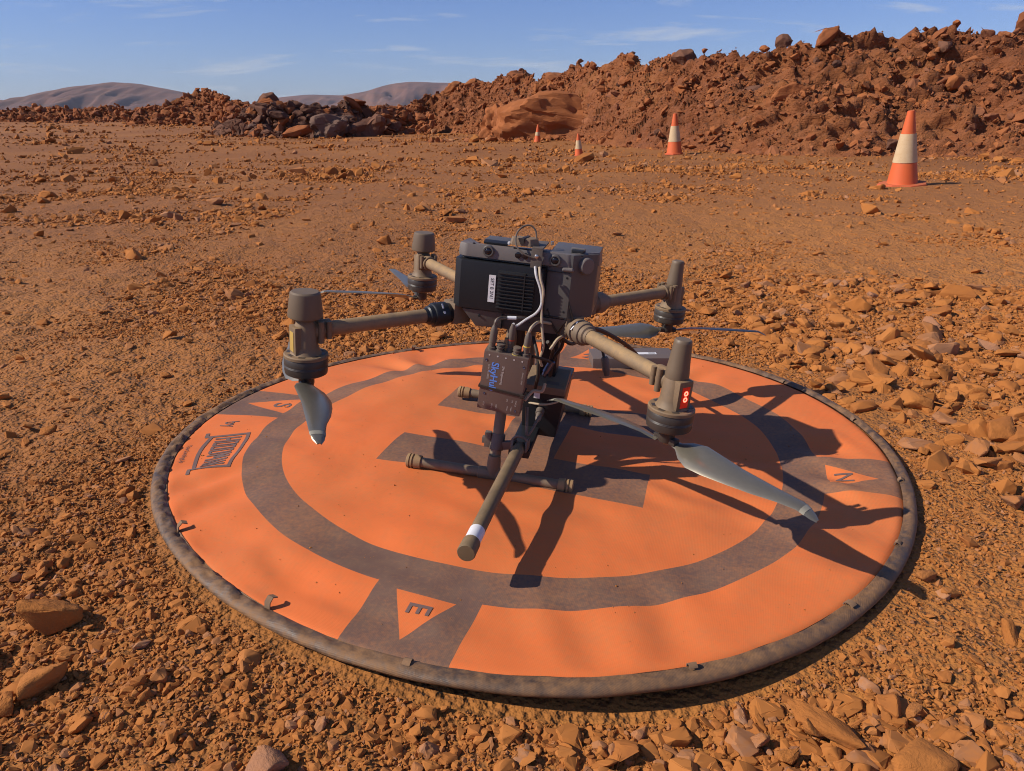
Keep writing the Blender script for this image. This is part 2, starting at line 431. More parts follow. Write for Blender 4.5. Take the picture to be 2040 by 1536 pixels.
def scatter(name, pts, rots, scls, coll, nsh, label):
    me = bpy.data.meshes.new(name); n = len(pts); me.vertices.add(n)
    me.vertices.foreach_set('co', np.asarray(pts, np.float32).ravel())
    for nm, ty, arr in (('rot', 'FLOAT_VECTOR', rots), ('scl', 'FLOAT_VECTOR', scls)):
        a = me.attributes.new(nm, ty, 'POINT'); a.data.foreach_set('vector', np.asarray(arr, np.float32).ravel())
    a = me.attributes.new('idx', 'INT', 'POINT'); a.data.foreach_set('value', rng.integers(0, nsh, n).astype(np.int32))
    o = add(name, me); ng = bpy.data.node_groups.new(name, 'GeometryNodeTree')
    ng.interface.new_socket('Geometry', in_out='INPUT', socket_type='NodeSocketGeometry')
    ng.interface.new_socket('Geometry', in_out='OUTPUT', socket_type='NodeSocketGeometry')
    N, L = ng.nodes, ng.links
    gi = N.new('NodeGroupInput'); go = N.new('NodeGroupOutput')
    ci = N.new('GeometryNodeCollectionInfo'); ci.inputs['Collection'].default_value = coll
    ci.inputs['Separate Children'].default_value = True; ci.inputs['Reset Children'].default_value = True
    ip = N.new('GeometryNodeInstanceOnPoints'); ip.inputs['Pick Instance'].default_value = True
    def na(nm, ty):
        x = N.new('GeometryNodeInputNamedAttribute'); x.data_type = ty; x.inputs['Name'].default_value = nm; return x.outputs[0]
    er = N.new('FunctionNodeEulerToRotation'); L.new(na('rot', 'FLOAT_VECTOR'), er.inputs[0])
    L.new(gi.outputs[0], ip.inputs['Points']); L.new(ci.outputs[0], ip.inputs['Instance'])
    L.new(na('idx', 'INT'), ip.inputs['Instance Index']); L.new(er.outputs[0], ip.inputs['Rotation'])
    L.new(na('scl', 'FLOAT_VECTOR'), ip.inputs['Scale']); L.new(ip.outputs[0], go.inputs[0])
    md = o.modifiers.new('scatter', 'NODES'); md.node_group = ng
    return tag(o, label, kind='stuff')

# ------------------------------------------------------------------ gravel (uncountable)
CX, CY = -0.05, -1.5
P, SC = [], []
for s, dmax, cov in ((0.0042, 1.8, 0.34), (0.0070, 2.9, 0.50), (0.012, 5.0, 0.42), (0.020, 11, 0.30), (0.034, 16, 0.22), (0.060, 28, 0.14), (0.11, 50, 0.06), (0.2, 80, 0.02)):
    d0 = 0.15 if s < 0.03 else s * 52
    half = R(78)
    area = half * (dmax ** 2 - d0 ** 2)
    n = int(cov * area / (0.55 * s * s))
    d = np.sqrt(rng.uniform(d0 ** 2, dmax ** 2, n)); a = PI / 2 + rng.uniform(-half, half, n)
    x, y = CX + d * np.cos(a), CY + d * np.sin(a)
    w = coarse(x, y)
    if s < 0.006: pr = 0.45 + 0.55 * np.clip(w, 0, 1)
    elif s < 0.010: pr = np.clip(w * 1.3 + 0.02, 0.12, 1)
    elif s < 0.015: pr = np.clip((w - 0.18) * 1.7, 0.05, 1)
    elif s < 0.03: pr = np.clip((w - 0.32) * 2.0, 0.03, 1)
    else: pr = np.clip((w - 0.38) * 2.2, 0.08, 1.0)
    size = s * np.clip(rng.lognormal(0, 0.42, n), 0.45, 2.3)
    keep = (rng.uniform(size=n) < pr) & (rim_r(x, y) > 0.768 + size * 0.45) & (y < 60)
    x, y, size = x[keep], y[keep], size[keep]
    P.append(np.stack([x, y, gz(x, y) + size * rng.uniform(-0.05, 0.22, len(x))], 1))
    SC.append(size)
# denser coarse stones right of the pad and below the near rim
for n, x0, x1, y0, y1, lo, hi, th_ in ((1900, 0.62, 2.4, -0.45, 1.9, 0.022, 0.115, 0.3), (420, 0.70, 1.35, -0.22, 0.95, 0.030, 0.12, -9), (900, -0.2, 0.66, -1.05, -0.74, 0.012, 0.046, 0.3), (520, 0.0, 0.50, -0.98, -0.75, 0.016, 0.058, -9), (320, -0.95, -0.4, -0.95, -0.35, 0.012, 0.045, 0.3)):
    x, y = rng.uniform(x0, x1, n), rng.uniform(y0, y1, n); q = rng.uniform(size=n); size = (lo ** -1.6 + q * (hi ** -1.6 - lo ** -1.6)) ** (-1 / 1.6)
    keep = (rim_r(x, y) > 0.768 + size * 0.5) & (rng.uniform(size=n) < np.clip((coarse(x, y) - th_) * 1.6, 0, 1))
    x, y, size = x[keep], y[keep], size[keep]
    P.append(np.stack([x, y, gz(x, y) + size * rng.uniform(-0.02, 0.22, len(x))], 1)); SC.append(size)
P = np.vstack(P); SZ = np.concatenate(SC); n = len(P)
scl = SZ[:, None] * rng.uniform(0.7, 1.3, (n, 3))
rot = np.stack([rng.normal(0, 0.45, n), rng.normal(0, 0.45, n), rng.uniform(0, 2 * PI, n)], 1)
print('gravel', n)
big_ = (SZ > 0.015) & (np.hypot(P[:, 0] - CX, P[:, 1] - CY) < 9)
P[big_, 2] -= SZ[big_] * 0.10
scatter('gravel', P[~big_], rot[~big_], scl[~big_], PEB, 14, 'ochre gravel strewn over the earth')
scatter('stony_litter', P[big_], rot[big_] * np.array([0.7, 0.7, 1]), scl[big_], STN, 16, 'angular ochre stones littering the earth around the pad')

# ------------------------------------------------------------------ spoil banks
BANK=[(2900,13.88,10.08,17.14,13.64,2.23),(2600,11.66,10.08,14.40,13.64,2.23),(2300,9.64,10.33,11.86,13.90,2.23),(2040,7.84,10.60,9.54,14.02,2.14),(1980,7.46,10.74,9.05,14.15,2.13),(1930,7.15,10.88,8.76,14.51,2.27),(1890,6.91,11.02,8.52,14.82,2.38),(1800,6.34,11.32,7.70,14.90,2.24),(1700,5.59,11.47,6.79,15.12,2.28),(1620,5.04,11.79,5.98,15.01,2.01),(1565,4.69,12.12,5.59,15.54,2.13),(1500,4.29,12.66,5.03,15.83,1.98),(1400,3.62,13.64,4.18,16.70,1.91),(1300,2.94,15.28,3.38,18.53,2.03),(1240,2.49,16.67,2.87,20.19,2.20),(1200,2.14,17.63,2.43,20.90,2.05),(1150,1.65,19.07,1.85,22.26,1.99),(1100,1.08,20.73,1.20,23.79,1.91),(1075,0.76,21.67,0.84,24.55,1.80),(1040,0.27,23.24,0.30,26.73,2.18),(1000,-0.37,24.40,-0.41,27.65,2.03),(970,-0.91,25.68,-0.98,28.62,1.84),(920,-1.85,27.09,-2.00,30.12,1.90),(870,-2.90,28.65,-3.09,31.14,1.56),(830,-3.67,28.65,-3.83,30.46,1.13),(790,-4.55,29.50,-4.71,30.92,0.89),(700,-6.31,29.50,-6.51,30.77,0.80),(620,-8.11,30.39,-8.34,31.61,0.76)]
HEAP=[(430,-10.19,25.68,-10.31,26.07,0.19),(455,-9.53,25.02,-9.63,25.41,0.30),(480,-8.90,24.40,-9.10,25.24,0.65),(505,-8.30,23.80,-8.59,25.05,0.96),(530,-7.90,23.80,-8.21,25.24,1.10),(560,-7.41,23.80,-7.70,25.20,1.07),(590,-7.09,24.40,-7.33,25.61,0.93),(620,-6.60,24.40,-6.82,25.57,0.90),(650,-6.11,24.40,-6.32,25.66,0.97),(690,-5.58,25.02,-5.79,26.42,1.07),(730,-5.03,25.68,-5.23,27.17,1.15),(770,-4.45,26.36,-4.60,27.70,1.02),(810,-3.84,27.09,-3.95,28.20,0.86),(860,-2.94,27.09,-3.00,27.97,0.68)]
RIDGE=[(250,-23.69,47.23,-24.11,48.34,0.69),(300,-22.16,47.23,-22.66,48.67,0.90),(335,-21.08,47.23,-21.67,49.00,1.11),(365,-20.16,47.23,-20.91,49.58,1.47),(395,-19.24,47.23,-20.12,50.13,1.81),(425,-18.32,47.23,-19.10,49.93,1.69),(455,-16.67,45.18,-17.25,47.29,1.32),(490,-15.64,45.18,-16.07,46.83,1.03),(540,-13.60,43.29,-13.93,44.70,0.88),(700,-9.08,43.29,-9.28,44.53,0.77)]
LOW=[(-600,-71.69,68.78,-72.80,70.19,0.88),(-300,-58.42,68.78,-59.45,70.39,1.00),(-100,-49.58,68.78,-50.38,70.25,0.92),(0,-45.16,68.78,-45.89,70.25,0.92),(40,-43.39,68.78,-44.22,70.53,1.09),(80,-41.62,68.78,-42.63,71.01,1.39),(120,-39.85,68.78,-40.64,70.59,1.13),(180,-37.20,68.78,-37.88,70.46,1.05),(202,-36.22,68.78,-37.13,71.08,1.43),(230,-34.98,68.78,-35.79,70.87,1.30),(265,-33.44,68.78,-34.03,70.39,1.00),(330,-30.56,68.78,-31.10,70.39,1.00),(420,-26.58,68.78,-26.99,70.19,0.88)]
def bank_fn(st, seed, amp, top=0.93):
    st = np.array(sorted(st)); us = st[:, 0]
    def fn(u, v):
        u = np.asarray(u, float); v = np.asarray(v, float)
        F = [np.interp(u, us, st[:, i]) for i in range(1, 6)]
        vf = np.clip(v, -0.3, 1)
        x = F[0] + (F[2] - F[0]) * v; y = F[1] + (F[3] - F[1]) * v
        zc = F[4] * top
        zz = np.where(v <= 1, zc * np.sign(vf) * np.abs(vf) ** 1.12, zc * (1 - (v - 1) * 1.1))
        m = ss(-0.12, 0.25, v)
        rid = 0.4 - np.abs(fbm(x, y * 1.0 + zz, 0.7, 3, seed, 0.5))
        bl = np.abs(fbm(x * 0.7, y + 2.5 * zz, 1.9, 3, seed + 5, 0.55))
        d = amp * (0.9 * rid + 0.30 * fbm(x, y + 2 * zz, 2.6, 4, seed + 3, 0.6) - 0.55 * bl + 0.15)
        zz = zz + d * m
        return np.stack([x, y - 0.75 * d * m, zz + gz(x, y) * (1 - ss(0, 0.4, v))], -1)
    return fn
def make_bank(name, st, seed, amp, nu, nv, label, top=0.93):
    fn = bank_fn(st, seed, amp, top); us = [s[0] for s in st]
    # spread samples by true length along the crest
    ss_ = sorted(st); ln = np.concatenate([[0], np.cumsum([math.dist(a[3:5], b[3:5]) for a, b in zip(ss_, ss_[1:])])])
    uu = np.interp(np.linspace(0, ln[-1], nu), ln, [s[0] for s in ss_])
    vv = np.concatenate([np.linspace(-0.15, 1.05, int(nv * 0.75)), np.linspace(1.06, 2.2, nv - int(nv * 0.75))])
    U, V = np.meshgrid(uu, vv, indexing='ij'); v = fn(U, V).reshape(-1, 3)
    o = add(name, npmesh(name, v, gridfaces(nu, nv), True), None, 'bank')
    tag(o, label, kind='structure')
    return fn, lambda n: np.interp(rng.uniform(0, ln[-1], n), ln, [s[0] for s in ss_])
bank, bank_u = make_bank('rubble_bank', BANK, 31, 0.34, 520, 90, 'long bank of red spoil and rubble behind the cones')
heap, heap_u = make_bank('rubble_heap', HEAP, 41, 0.28, 120, 40, 'low heap of dark blocky rubble left of the bank', 0.8)
ridge, ridge_u = make_bank('rubble_ridge', RIDGE, 51, 0.3, 130, 40, 'red spoil mound with a rounded peak in the distance', 1.15)
low, low_u = make_bank('low_ridge', LOW, 61, 0.4, 300, 40, 'far low ridge of red rubble along the left horizon')

DRK = bpy.data.collections.new('dark_rubble_shapes')
for q_ in list(RUB.objects):
    me = q_.data.copy(); me.materials.clear(); me.materials.append(M['darkrock']); DRK.objects.link(bpy.data.objects.new('rubble', me))
P, SC = [], []
for fn, uf, n, lo, hi, pw, vlo, vhi in ((bank, bank_u, 40000, 0.04, 0.40, 2.75, -0.16, 1.05), (heap, heap_u, 2600, 0.10, 0.60, 2.0, -0.15, 1.08),
                                  (ridge, ridge_u, 1500, 0.15, 0.7, 2.2, -0.1, 1.05), (low, low_u, 3000, 0.2, 0.9, 2.2, -0.15, 1.05)):
    u = uf(n); v = rng.uniform(vlo, vhi, n)
    q = rng.uniform(size=n); s = (lo ** (1 - pw) + q * (hi ** (1 - pw) - lo ** (1 - pw))) ** (1 / (1 - pw))
    p = fn(u, v)
    if fn is bank:
        keep = rng.uniform(size=n) < np.clip(0.5 + 1.2 * fbm(p[:, 0], p[:, 1] + 2 * p[:, 2], 0.8, 2, 77) + 0.35 * (v > 0.85) , 0.12, 1)
        p, s = p[keep], s[keep]
    if fn is bank: p[:, 2] -= s * 0.14
    p[:, 2] += s * 0.05; p[:, 1] -= s * 0.06
    if fn is heap:
        q = (p[:, 0] < -5.2) & (rng.uniform(size=len(p)) < 0.75); m_ = int(q.sum())
        scatter('dark_rubble', p[q], np.stack([rng.normal(0.35, 0.4, m_), rng.normal(0, 0.4, m_), rng.uniform(0, 2 * PI, m_)], 1), s[q][:, None] * rng.uniform(0.7, 1.35, (m_, 3)), DRK, 12, 'dark broken rubble of the low heap')
        p, s = p[~q], s[~q]
    if fn is bank:      # debris gathered round the huge boulder
        m_ = 260; q = rng.uniform(size=m_); xx, yy = 1.2 + rng.normal(0, 1.5, m_), 19.75 + np.abs(rng.normal(0, 0.45, m_))
        s2 = 0.06 + 0.34 * q ** 3; P.append(np.stack([xx, yy, gz(xx, yy) + s2 * 0.1], 1)); SC.append(s2)
    P.append(p); SC.append(s)
P = np.vstack(P); SZ = np.concatenate(SC); n = len(P)
print('rubble', n)
scatter('rubble', P, np.stack([rng.normal(0.35, 0.4, n), rng.normal(0, 0.4, n), rng.uniform(0, 2 * PI, n)], 1), SZ[:, None] * rng.uniform(0.7, 1.35, (n, 3)), RUB, 12,
        'broken red rubble covering the spoil banks')

# ------------------------------------------------------------------ single boulders and rocks
BIG = [bm2me(big_rock(300 + i, 12 + i % 6, 0.6 + 0.3 * (i % 4) / 3, 3, 0.045, 2.6 + 0.4 * (i % 3), 0.006 if i % 3 == 0 else 0), 'boulder', 24) for i in range(10)]
RK = [bm2me(big_rock(400 + i, 12 + i % 6, 0.5 + 0.35 * (i % 4) / 3, 2, 0.04, 3.2, 0.004 if i % 3 == 0 else 0), 'rock', 42) for i in range(12)]
JAG = bm2me(big_rock(777, 13, 0.8, 5, 0.11, 3.6), 'boulder', 20)
JAG2 = bm2me(big_rock(781, 12, 0.8, 5, 0.12, 3.2), 'boulder', 20)
RND = [bm2me(big_rock(611, 22, 0.95, 8, 0.085, 3.4), 'boulder', 28), bm2me(round_rock(23, 0.16, 2.2), 'boulder', 50)]
def mk(shape, mat):
    key = (shape.name, mat)
    if key not in mk.c:
        me = shape.copy(); me.materials.clear(); me.materials.append(M[mat]); mk.c[key] = me
    return mk.c[key]
mk.c = {}
def stone(name, shape, mat, loc, size, rot, label, cat, group=None):
    o = add(name, mk(shape, mat)); o.location = loc; o.scale = size; o.rotation_euler = rot
    return tag(o, label, cat, group)
ALL = []
def finish_labels():
    from collections import defaultdict
    by = defaultdict(list)
    for o, sz in ALL: by[o['label']].append((sz, o))
    for lab, it in by.items():
        it.sort(key=lambda q: -q[0])
        if len(it) == 2:
            for (sz, o), w in zip(it, ('larger', 'smaller')): o['label'] = w + ' ' + lab
        elif 3 < len(it) <= 18:
            it.sort(key=lambda q: (q[1].location.x + 0.05) / (q[1].location.y + 1.5))
            for (sz, o), w in zip(it, ('leftmost', 'second from left', 'third from left', 'fourth from left', 'fifth from left', 'sixth from left', 'seventh from left', 'eighth from left', 'ninth from left', 'tenth from left', 'eleventh from left', 'twelfth from left', 'thirteenth from left', 'fourteenth from left', 'fifteenth from left', 'sixteenth from left', 'seventeenth from left', 'eighteenth from left')): o['label'] = lab + ', ' + w
        elif len(it) == 3:
            for (sz, o), w in zip(it, ('largest', 'middle sized', 'smallest')): o['label'] = w + ' ' + lab
def where(u):
    for lim, w in ((880, 'at the far left end'), (985, 'left of the huge tan boulder'), (1130, 'above the huge tan boulder'), (1250, 'just right of the huge tan boulder'), (1325, 'left of the second largest cone'),
                   (1400, 'behind the second largest cone'), (1480, 'right of the second largest cone'), (1560, 'at the dark layered rock'), (1640, 'by the pale slab'), (1700, 'halfway between the two large cones'),
                   (1770, 'left of the largest cone'), (1850, 'behind the largest cone'), (1930, 'right of the largest cone'), (2000, 'near the right edge')):
        if u < lim: return w
    return 'at the right edge'
COLN = {'boulder': 'red brown', 'darkrock': 'dark', 'beige': 'tan', 'greyrock': 'grey', 'rock': 'ochre', 'pinkrock': 'pale pinkish'}
def rr(t=0.35): return (random.gauss(0, t), random.gauss(0, t), random.uniform(0, 2 * PI))
def on(fn, u, v, dz=0.0, dy=0.0):
    p = fn(np.array([float(u)]), np.array([float(v)]))[0]; return (p[0], p[1] + dy, p[2] + dz)
# the prominent ones
p = on(bank, 1098, 0.30); stone('boulder', RND[0], 'beige', (1.22, 20.7, 0.36), (4.8, 2.4, 2.05), (R(10), R(3), R(4)), 'huge tan boulder half buried at the foot of the bank', 'boulder')
stone('boulder', RND[1], 'beige', (-0.35, 21.9, 0.25), (1.3, 1.1, 1.3), (R(5), R(10), R(70)), 'rounded red tan boulder at the left foot of the huge tan one', 'boulder')
stone('boulder', BIG[2], 'darkrock', on(bank, 1366, 1.0, 0.06), (0.72, 0.6, 0.62), (0, R(8), R(30)), 'dark pointed boulder alone on the crest of the bank', 'boulder')
stone('boulder', BIG[3], 'darkrock', on(bank, 1564, 1.0, 0.10), (0.46, 0.4, 0.42), (0, 0, R(15)), 'dark squarish boulder perched on the crest right of the pointed one', 'boulder')
stone('boulder', BIG[4], 'beige', on(bank, 1526, 1.0, 0.08), (0.34, 0.3, 0.30), rr(0.1), 'small tan boulder on the crest just left of the squarish dark one', 'boulder')
stone('boulder', BIG[5], 'boulder', on(bank, 1642, 0.98, 0.08), (0.75, 0.45, 0.5), (R(20), R(-35), R(5)), 'tilted brown slab on the crest above the largest cone', 'boulder')
stone('boulder', BIG[7], 'boulder', on(bank, 2038, 1.0, 0.16), (0.55, 0.5, 0.62), rr(0.1), 'blocky red boulder on the crest at the right edge', 'boulder')
stone('boulder', BIG[0], 'boulder', on(bank, 1040, 1.0, -0.10), (1.5, 0.9, 0.75), (0, R(4), R(5)), 'broad rounded boulder on the crest above the huge tan one', 'boulder')
stone('boulder', BIG[8], 'boulder', on(bank, 1108, 1.0, -0.10), (1.05, 0.8, 0.75), rr(0.15), 'rounded red boulder on the crest where the sky notch ends', 'boulder')
stone('boulder', BIG[9], 'boulder', on(bank, 946, 1.0, -0.14), (1.0, 0.8, 0.85), rr(0.15), 'grey brown boulder on the crest near the left end of the bank', 'boulder')
stone('boulder', BIG[4], 'boulder', on(bank, 904, 1.0, -0.18), (1.0, 0.8, 0.8), (0, R(-30), 0), 'leaning brown boulder at the left end of the crest', 'boulder')
stone('boulder', JAG, 'greyrock', (-5.75, 24.1, 0.26), (1.9, 1.2, 1.35), (R(8), R(6), R(20)), 'large grey ore boulder in the dark heap', 'boulder')
stone('boulder', JAG2, 'darkrock', (-4.75, 24.6, 0.28), (1.9, 1.4, 1.5), (R(0), R(-10), R(60)), 'large dark brown boulder leaning right of the grey ore boulder', 'boulder')
stone('boulder', BIG[5], 'beige', (-6.85, 23.6, 0.12), (1.25, 0.8, 0.65), (0, R(-14), R(12)), 'flat pale rock at the foot of the dark heap', 'boulder')
stone('boulder', BIG[2], 'darkrock', on(heap, 535, 1.0, 0.15), (0.8, 0.7, 0.8), rr(0.2), 'dark upright block on the top of the dark heap', 'boulder')
stone('boulder', BIG[8], 'darkrock', on(heap, 590, 0.95, 0.2), (0.7, 0.7, 0.8), rr(0.2), 'second dark block on the heap, left of the grey ore boulder', 'boulder')
stone('boulder', BIG[5], 'beige', on(bank, 1572, 0.52, 0.0), (1.1, 0.5, 0.75), (R(38), R(-8), 0), 'pale tan slab lying on the slope behind the cones', 'boulder')
stone('boulder', BIG[0], 'darkrock', on(bank, 1510, 0.64, 0.02), (0.85, 0.5, 0.42), (R(25), R(-12), 0), 'dark layered rock jutting from the slope above the pale slab', 'boulder')
stone('boulder', BIG[6], 'boulder', on(bank, 1895, 0.60, 0.0), (0.75, 0.5, 0.42), (R(20), R(6), R(10)), 'flat topped red block in the slope above the largest cone', 'boulder')
stone('boulder', BIG[1], 'beige', on(bank, 1760, 0.50, -0.05), (2.2, 0.6, 0.8), (R(36), R(-14), 0), 'long smooth red slab in the slope left of the largest cone', 'boulder')
G1 = 'boulders lying on the spoil bank'
for i in range(95):
    u = float(bank_u(1)[0]); v = random.choice((random.uniform(0.85, 1.02), random.uniform(0.05, 1.0)))
    s = random.uniform(0.20, 0.50) * (0.62 if v > 0.85 else 0.9)
    if u > 2250: u = random.uniform(900, 2100)
    pt = on(bank, u, v, s * 0.08, -s * 0.12)
    mt = random.choice(('boulder', 'boulder', 'boulder', 'darkrock', 'beige')); hgt = 'on the crest' if v > 0.85 else 'high up' if v > 0.55 else 'low down' if v > 0.25 else 'at the foot'
    ALL.append((stone('boulder', random.choice(BIG), mt, pt, (s * random.uniform(0.9, 1.5), s, s * random.uniform(0.7, 1.1)), rr(), COLN[mt] + ' boulder ' + hgt + ' ' + where(u), 'boulder', G1), s))
G2 = 'blocks of the dark heap'
for i in range(45):
    u = random.uniform(465, 840); v = random.uniform(-0.05, 1.05); s = random.uniform(0.35, 0.8)
    mt = random.choice(('darkrock', 'darkrock', 'darkrock', 'greyrock')) if u < 690 else random.choice(('darkrock', 'boulder'))
    hgt = 'on top of' if v > 0.7 else 'halfway up' if v > 0.3 else 'at the foot of'
    wh = 'left end' if u < 520 else 'left half' if u < 610 else 'at the grey boulder' if u < 690 else 'right half' if u < 770 else 'right end'
    ALL.append((stone('boulder', random.choice(BIG), mt, on(heap, u, v, s * 0.1, -s * 0.1), (s * random.uniform(0.9, 1.6), s, s * random.uniform(0.6, 1.0)), rr(),
                      COLN[mt] + ' blocky boulder ' + hgt + ' the heap, ' + wh, 'boulder', G2), s))
G3 = 'boulders on the distant mounds'
for i in range(24):
    fn, u = (ridge, random.uniform(300, 560)) if i % 2 else (low, random.uniform(-50, 330)); s = random.uniform(0.5, 1.1); v = random.uniform(0.5, 1.0)
    lab = ('red boulder on the peaked mound, ' + ('left of its peak' if u < 385 else 'at its peak' if u < 410 else 'right of its peak' if u < 470 else 'at its right end')) if fn is ridge else \
        ('red boulder on the far low ridge, ' + ('at the left edge' if u < 30 else 'at its first hump' if u < 110 else 'between its humps' if u < 190 else 'at its second hump' if u < 250 else 'near the peaked mound'))
    ALL.append((stone('boulder', random.choice(BIG), 'boulder', on(fn, u, v, s * 0.1), (s * 1.2, s, s * 0.8), rr(), lab, 'boulder', G3), s))

def near(x, y, s, shape, mat, rot, label, group=None, sink=0.22, asp=(1.15, 0.9, 0.75)):
    z = float(gz(np.array(x), np.array(y)))
    return stone('rock', RK[shape], mat, (x, y, z + s * asp[2] * (0.42 - sink)), (s * asp[0], s * asp[1], s * asp[2]), rot, label, 'rock', group)
near(-0.690, -0.625, 0.095, 2, 'rock', (0.1, 0.3, 0.4), 'largest rock left of the pad, its right side in shadow', None, 0.15, (1.0, 0.9, 0.95))
near(-0.640, -0.735, 0.080, 3, 'rock', (0.0, -0.1, 0.9), 'reddish banded rock below the largest left rock', None, 0.12, (1.0, 0.68, 0.7))
near(-0.735, -0.690, 0.055, 4, 'rock', rr(), 'rock at the left edge touching the largest left rock', None)
near(-0.660, -0.775, 0.050, 5, 'rock', rr(), 'rock in the lower left corner under the banded one', None)
near(-0.643, -0.555, 0.030, 7, 'rock', (0.6, 0.2, 0), 'small upright pointed rock above the largest left rock', None, 0.05, (0.7, 0.7, 1.1))
near(-0.314, -0.870, 0.068, 6, 'pinkrock', (0.1, 0.0, 2.0), 'pinkish grey split rock at the bottom edge', None)
near(0.330, -0.795, 0.092, 9, 'rock', (0.05, 0.10, -0.7), 'long flat slab in the stones below the right rim', None, 0.12, (1.3, 0.62, 0.42))
near(0.410, -0.850, 0.100, 1, 'rock', (0.0, 0.05, 0.4), 'biggest clod in the lower right stones', None, 0.25, (1.1, 0.95, 0.7))
near(0.240, -0.800, 0.042, 8, 'rock', rr(), 'rounded stone left of the long flat slab', None)
near(0.225, -0.885, 0.050, 10, 'rock', rr(), 'stone at the bottom edge below the long flat slab', None)
near(-1.091, 0.063, 0.045, 11, 'rock', rr(), 'rock lying alone left of the S marker', None)
near(-0.279, 0.815, 0.075, 0, 'rock', rr(0.2), 'tan rock just behind the far rim left of the drone', None)
near(0.830, 0.610, 0.095, 3, 'rock', rr(0.15), 'flat tan rock behind the far right rim', None)
near(0.930, 0.210, 0.125, 5, 'rock', rr(0.12), 'wide flat rock beside the right rim', None, 0.3)
near(0.935, 0.440, 0.105, 2, 'rock', rr(0.12), 'smooth rock behind the wide flat one on the right', None, 0.25)
near(1.030, 0.030, 0.115, 9, 'rock', rr(0.15), 'flat brown slab at the right edge by the rim', None, 0.28)
near(0.635, -0.640, 0.048, 8, 'rock', rr(0.15), 'smooth rock at the right edge below the N marker', None, 0.2)
near(0.592, -0.508, 0.038, 7, 'rock', rr(0.2), 'cube like rock just outside the right rim', None)
near(0.610, -0.545, 0.036, 4, 'rock', rr(0.2), 'small rock below the cube like one by the right rim', None)
near(-1.126, 0.795, 0.070, 6, 'rock', rr(0.2), 'flat rock in the dirt far left of the pad', None)
near(-0.741, 2.697, 0.125, 10, 'rock', rr(0.2), 'rock lying behind the far left rotor', None)
near(2.50, 7.386, 0.16, 11, 'rock', rr(0.2), 'pale rock on open ground left of the largest cone', None)
GR = 'loose rocks in the stony ground right of the pad'
GB = 'loose stones below the near rim'
GL = 'loose rocks in the dirt left of the pad'
GF = 'scattered rocks on the ground behind the pad'
cnt = 0
while cnt < 150:
    if cnt < 70: x, y, g, l = random.uniform(0.70, 1.9), random.uniform(-0.3, 1.7), GR, 'dusty ochre rock among the stones right of the pad'
    elif cnt < 105: x, y, g, l = random.uniform(-0.15, 0.62), random.uniform(-1.0, -0.76), GB, 'loose ochre stone just below the near rim of the pad'
    elif cnt < 125: x, y, g, l = random.uniform(-1.6, -0.5), random.uniform(-0.9, 0.9), GL, 'small rock on the bare dirt left of the pad'
    else: x, y, g, l = random.uniform(-3.5, 3.5), random.uniform(1.2, 6.5), GF, 'small rock on the open ground behind the pad'
    s = random.uniform(0.026, 0.06) * (1.35 if g in (GR, GF) else 0.85)
    if float(rim_r(x, y)) < 0.79 + s * 0.7: continue
    if g == GL and random.random() > 0.6: s *= 0.7
    mt = random.choice(('rock',) * 9 + ('pinkrock',)); d_ = math.hypot(x, y) - 0.76; cn_ = COLN[mt]
    if g == GR:
        l = cn_ + ' rock ' + ('touching the rim' if d_ < 0.10 else 'close to the rim' if d_ < 0.28 else 'a step from the rim' if d_ < 0.6 else 'further out') + ' ' + \
            ('beside the N marker' if y < -0.05 else 'below the wide flat rock' if y < 0.18 else 'beside the wide flat rock' if y < 0.42 else 'behind the wide flat rock' if y < 0.75 else 'behind the far right rim' if y < 1.15 else 'far behind the right rim')
    elif g == GB:
        l = cn_ + ' stone ' + ('under the rim' if y > -0.82 else 'below the rim' if y > -0.9 else 'at the bottom edge') + ' ' + \
            ('under the E marker' if x < -0.02 else 'right of the E marker' if x < 0.12 else 'left of the long flat slab' if x < 0.27 else 'by the long flat slab' if x < 0.42 else 'right of the biggest clod')
    elif g == GL:
        l = cn_ + ' rock ' + ('by the left rim' if d_ < 0.15 else 'left of the pad' if d_ < 0.45 else 'far left of the pad') + ' ' + ('below the largest left rock' if y < -0.65 else 'level with the E marker' if y < -0.35 else 'level with the maker print' if y < 0.1 else 'level with the S marker' if y < 0.45 else 'level with the far rim')
    else:
        l = cn_ + ' rock on open ground ' + ('just behind the pad' if y < 2 else 'behind the drone' if y < 3.5 else 'halfway to the cones' if y < 5 else 'level with the largest cone') + ' ' + ('far left' if x < -1.8 else 'to the left' if x < -0.6 else 'in the middle' if x < 0.8 else 'to the right' if x < 2 else 'far right')
    ALL.append((near(x, y, s, random.randrange(12), mt, rr(0.3), l, g, random.uniform(0.1, 0.3), (random.uniform(0.9, 1.4), random.uniform(0.7, 1), random.uniform(0.55, 0.9))), s))
    cnt += 1
finish_labels()

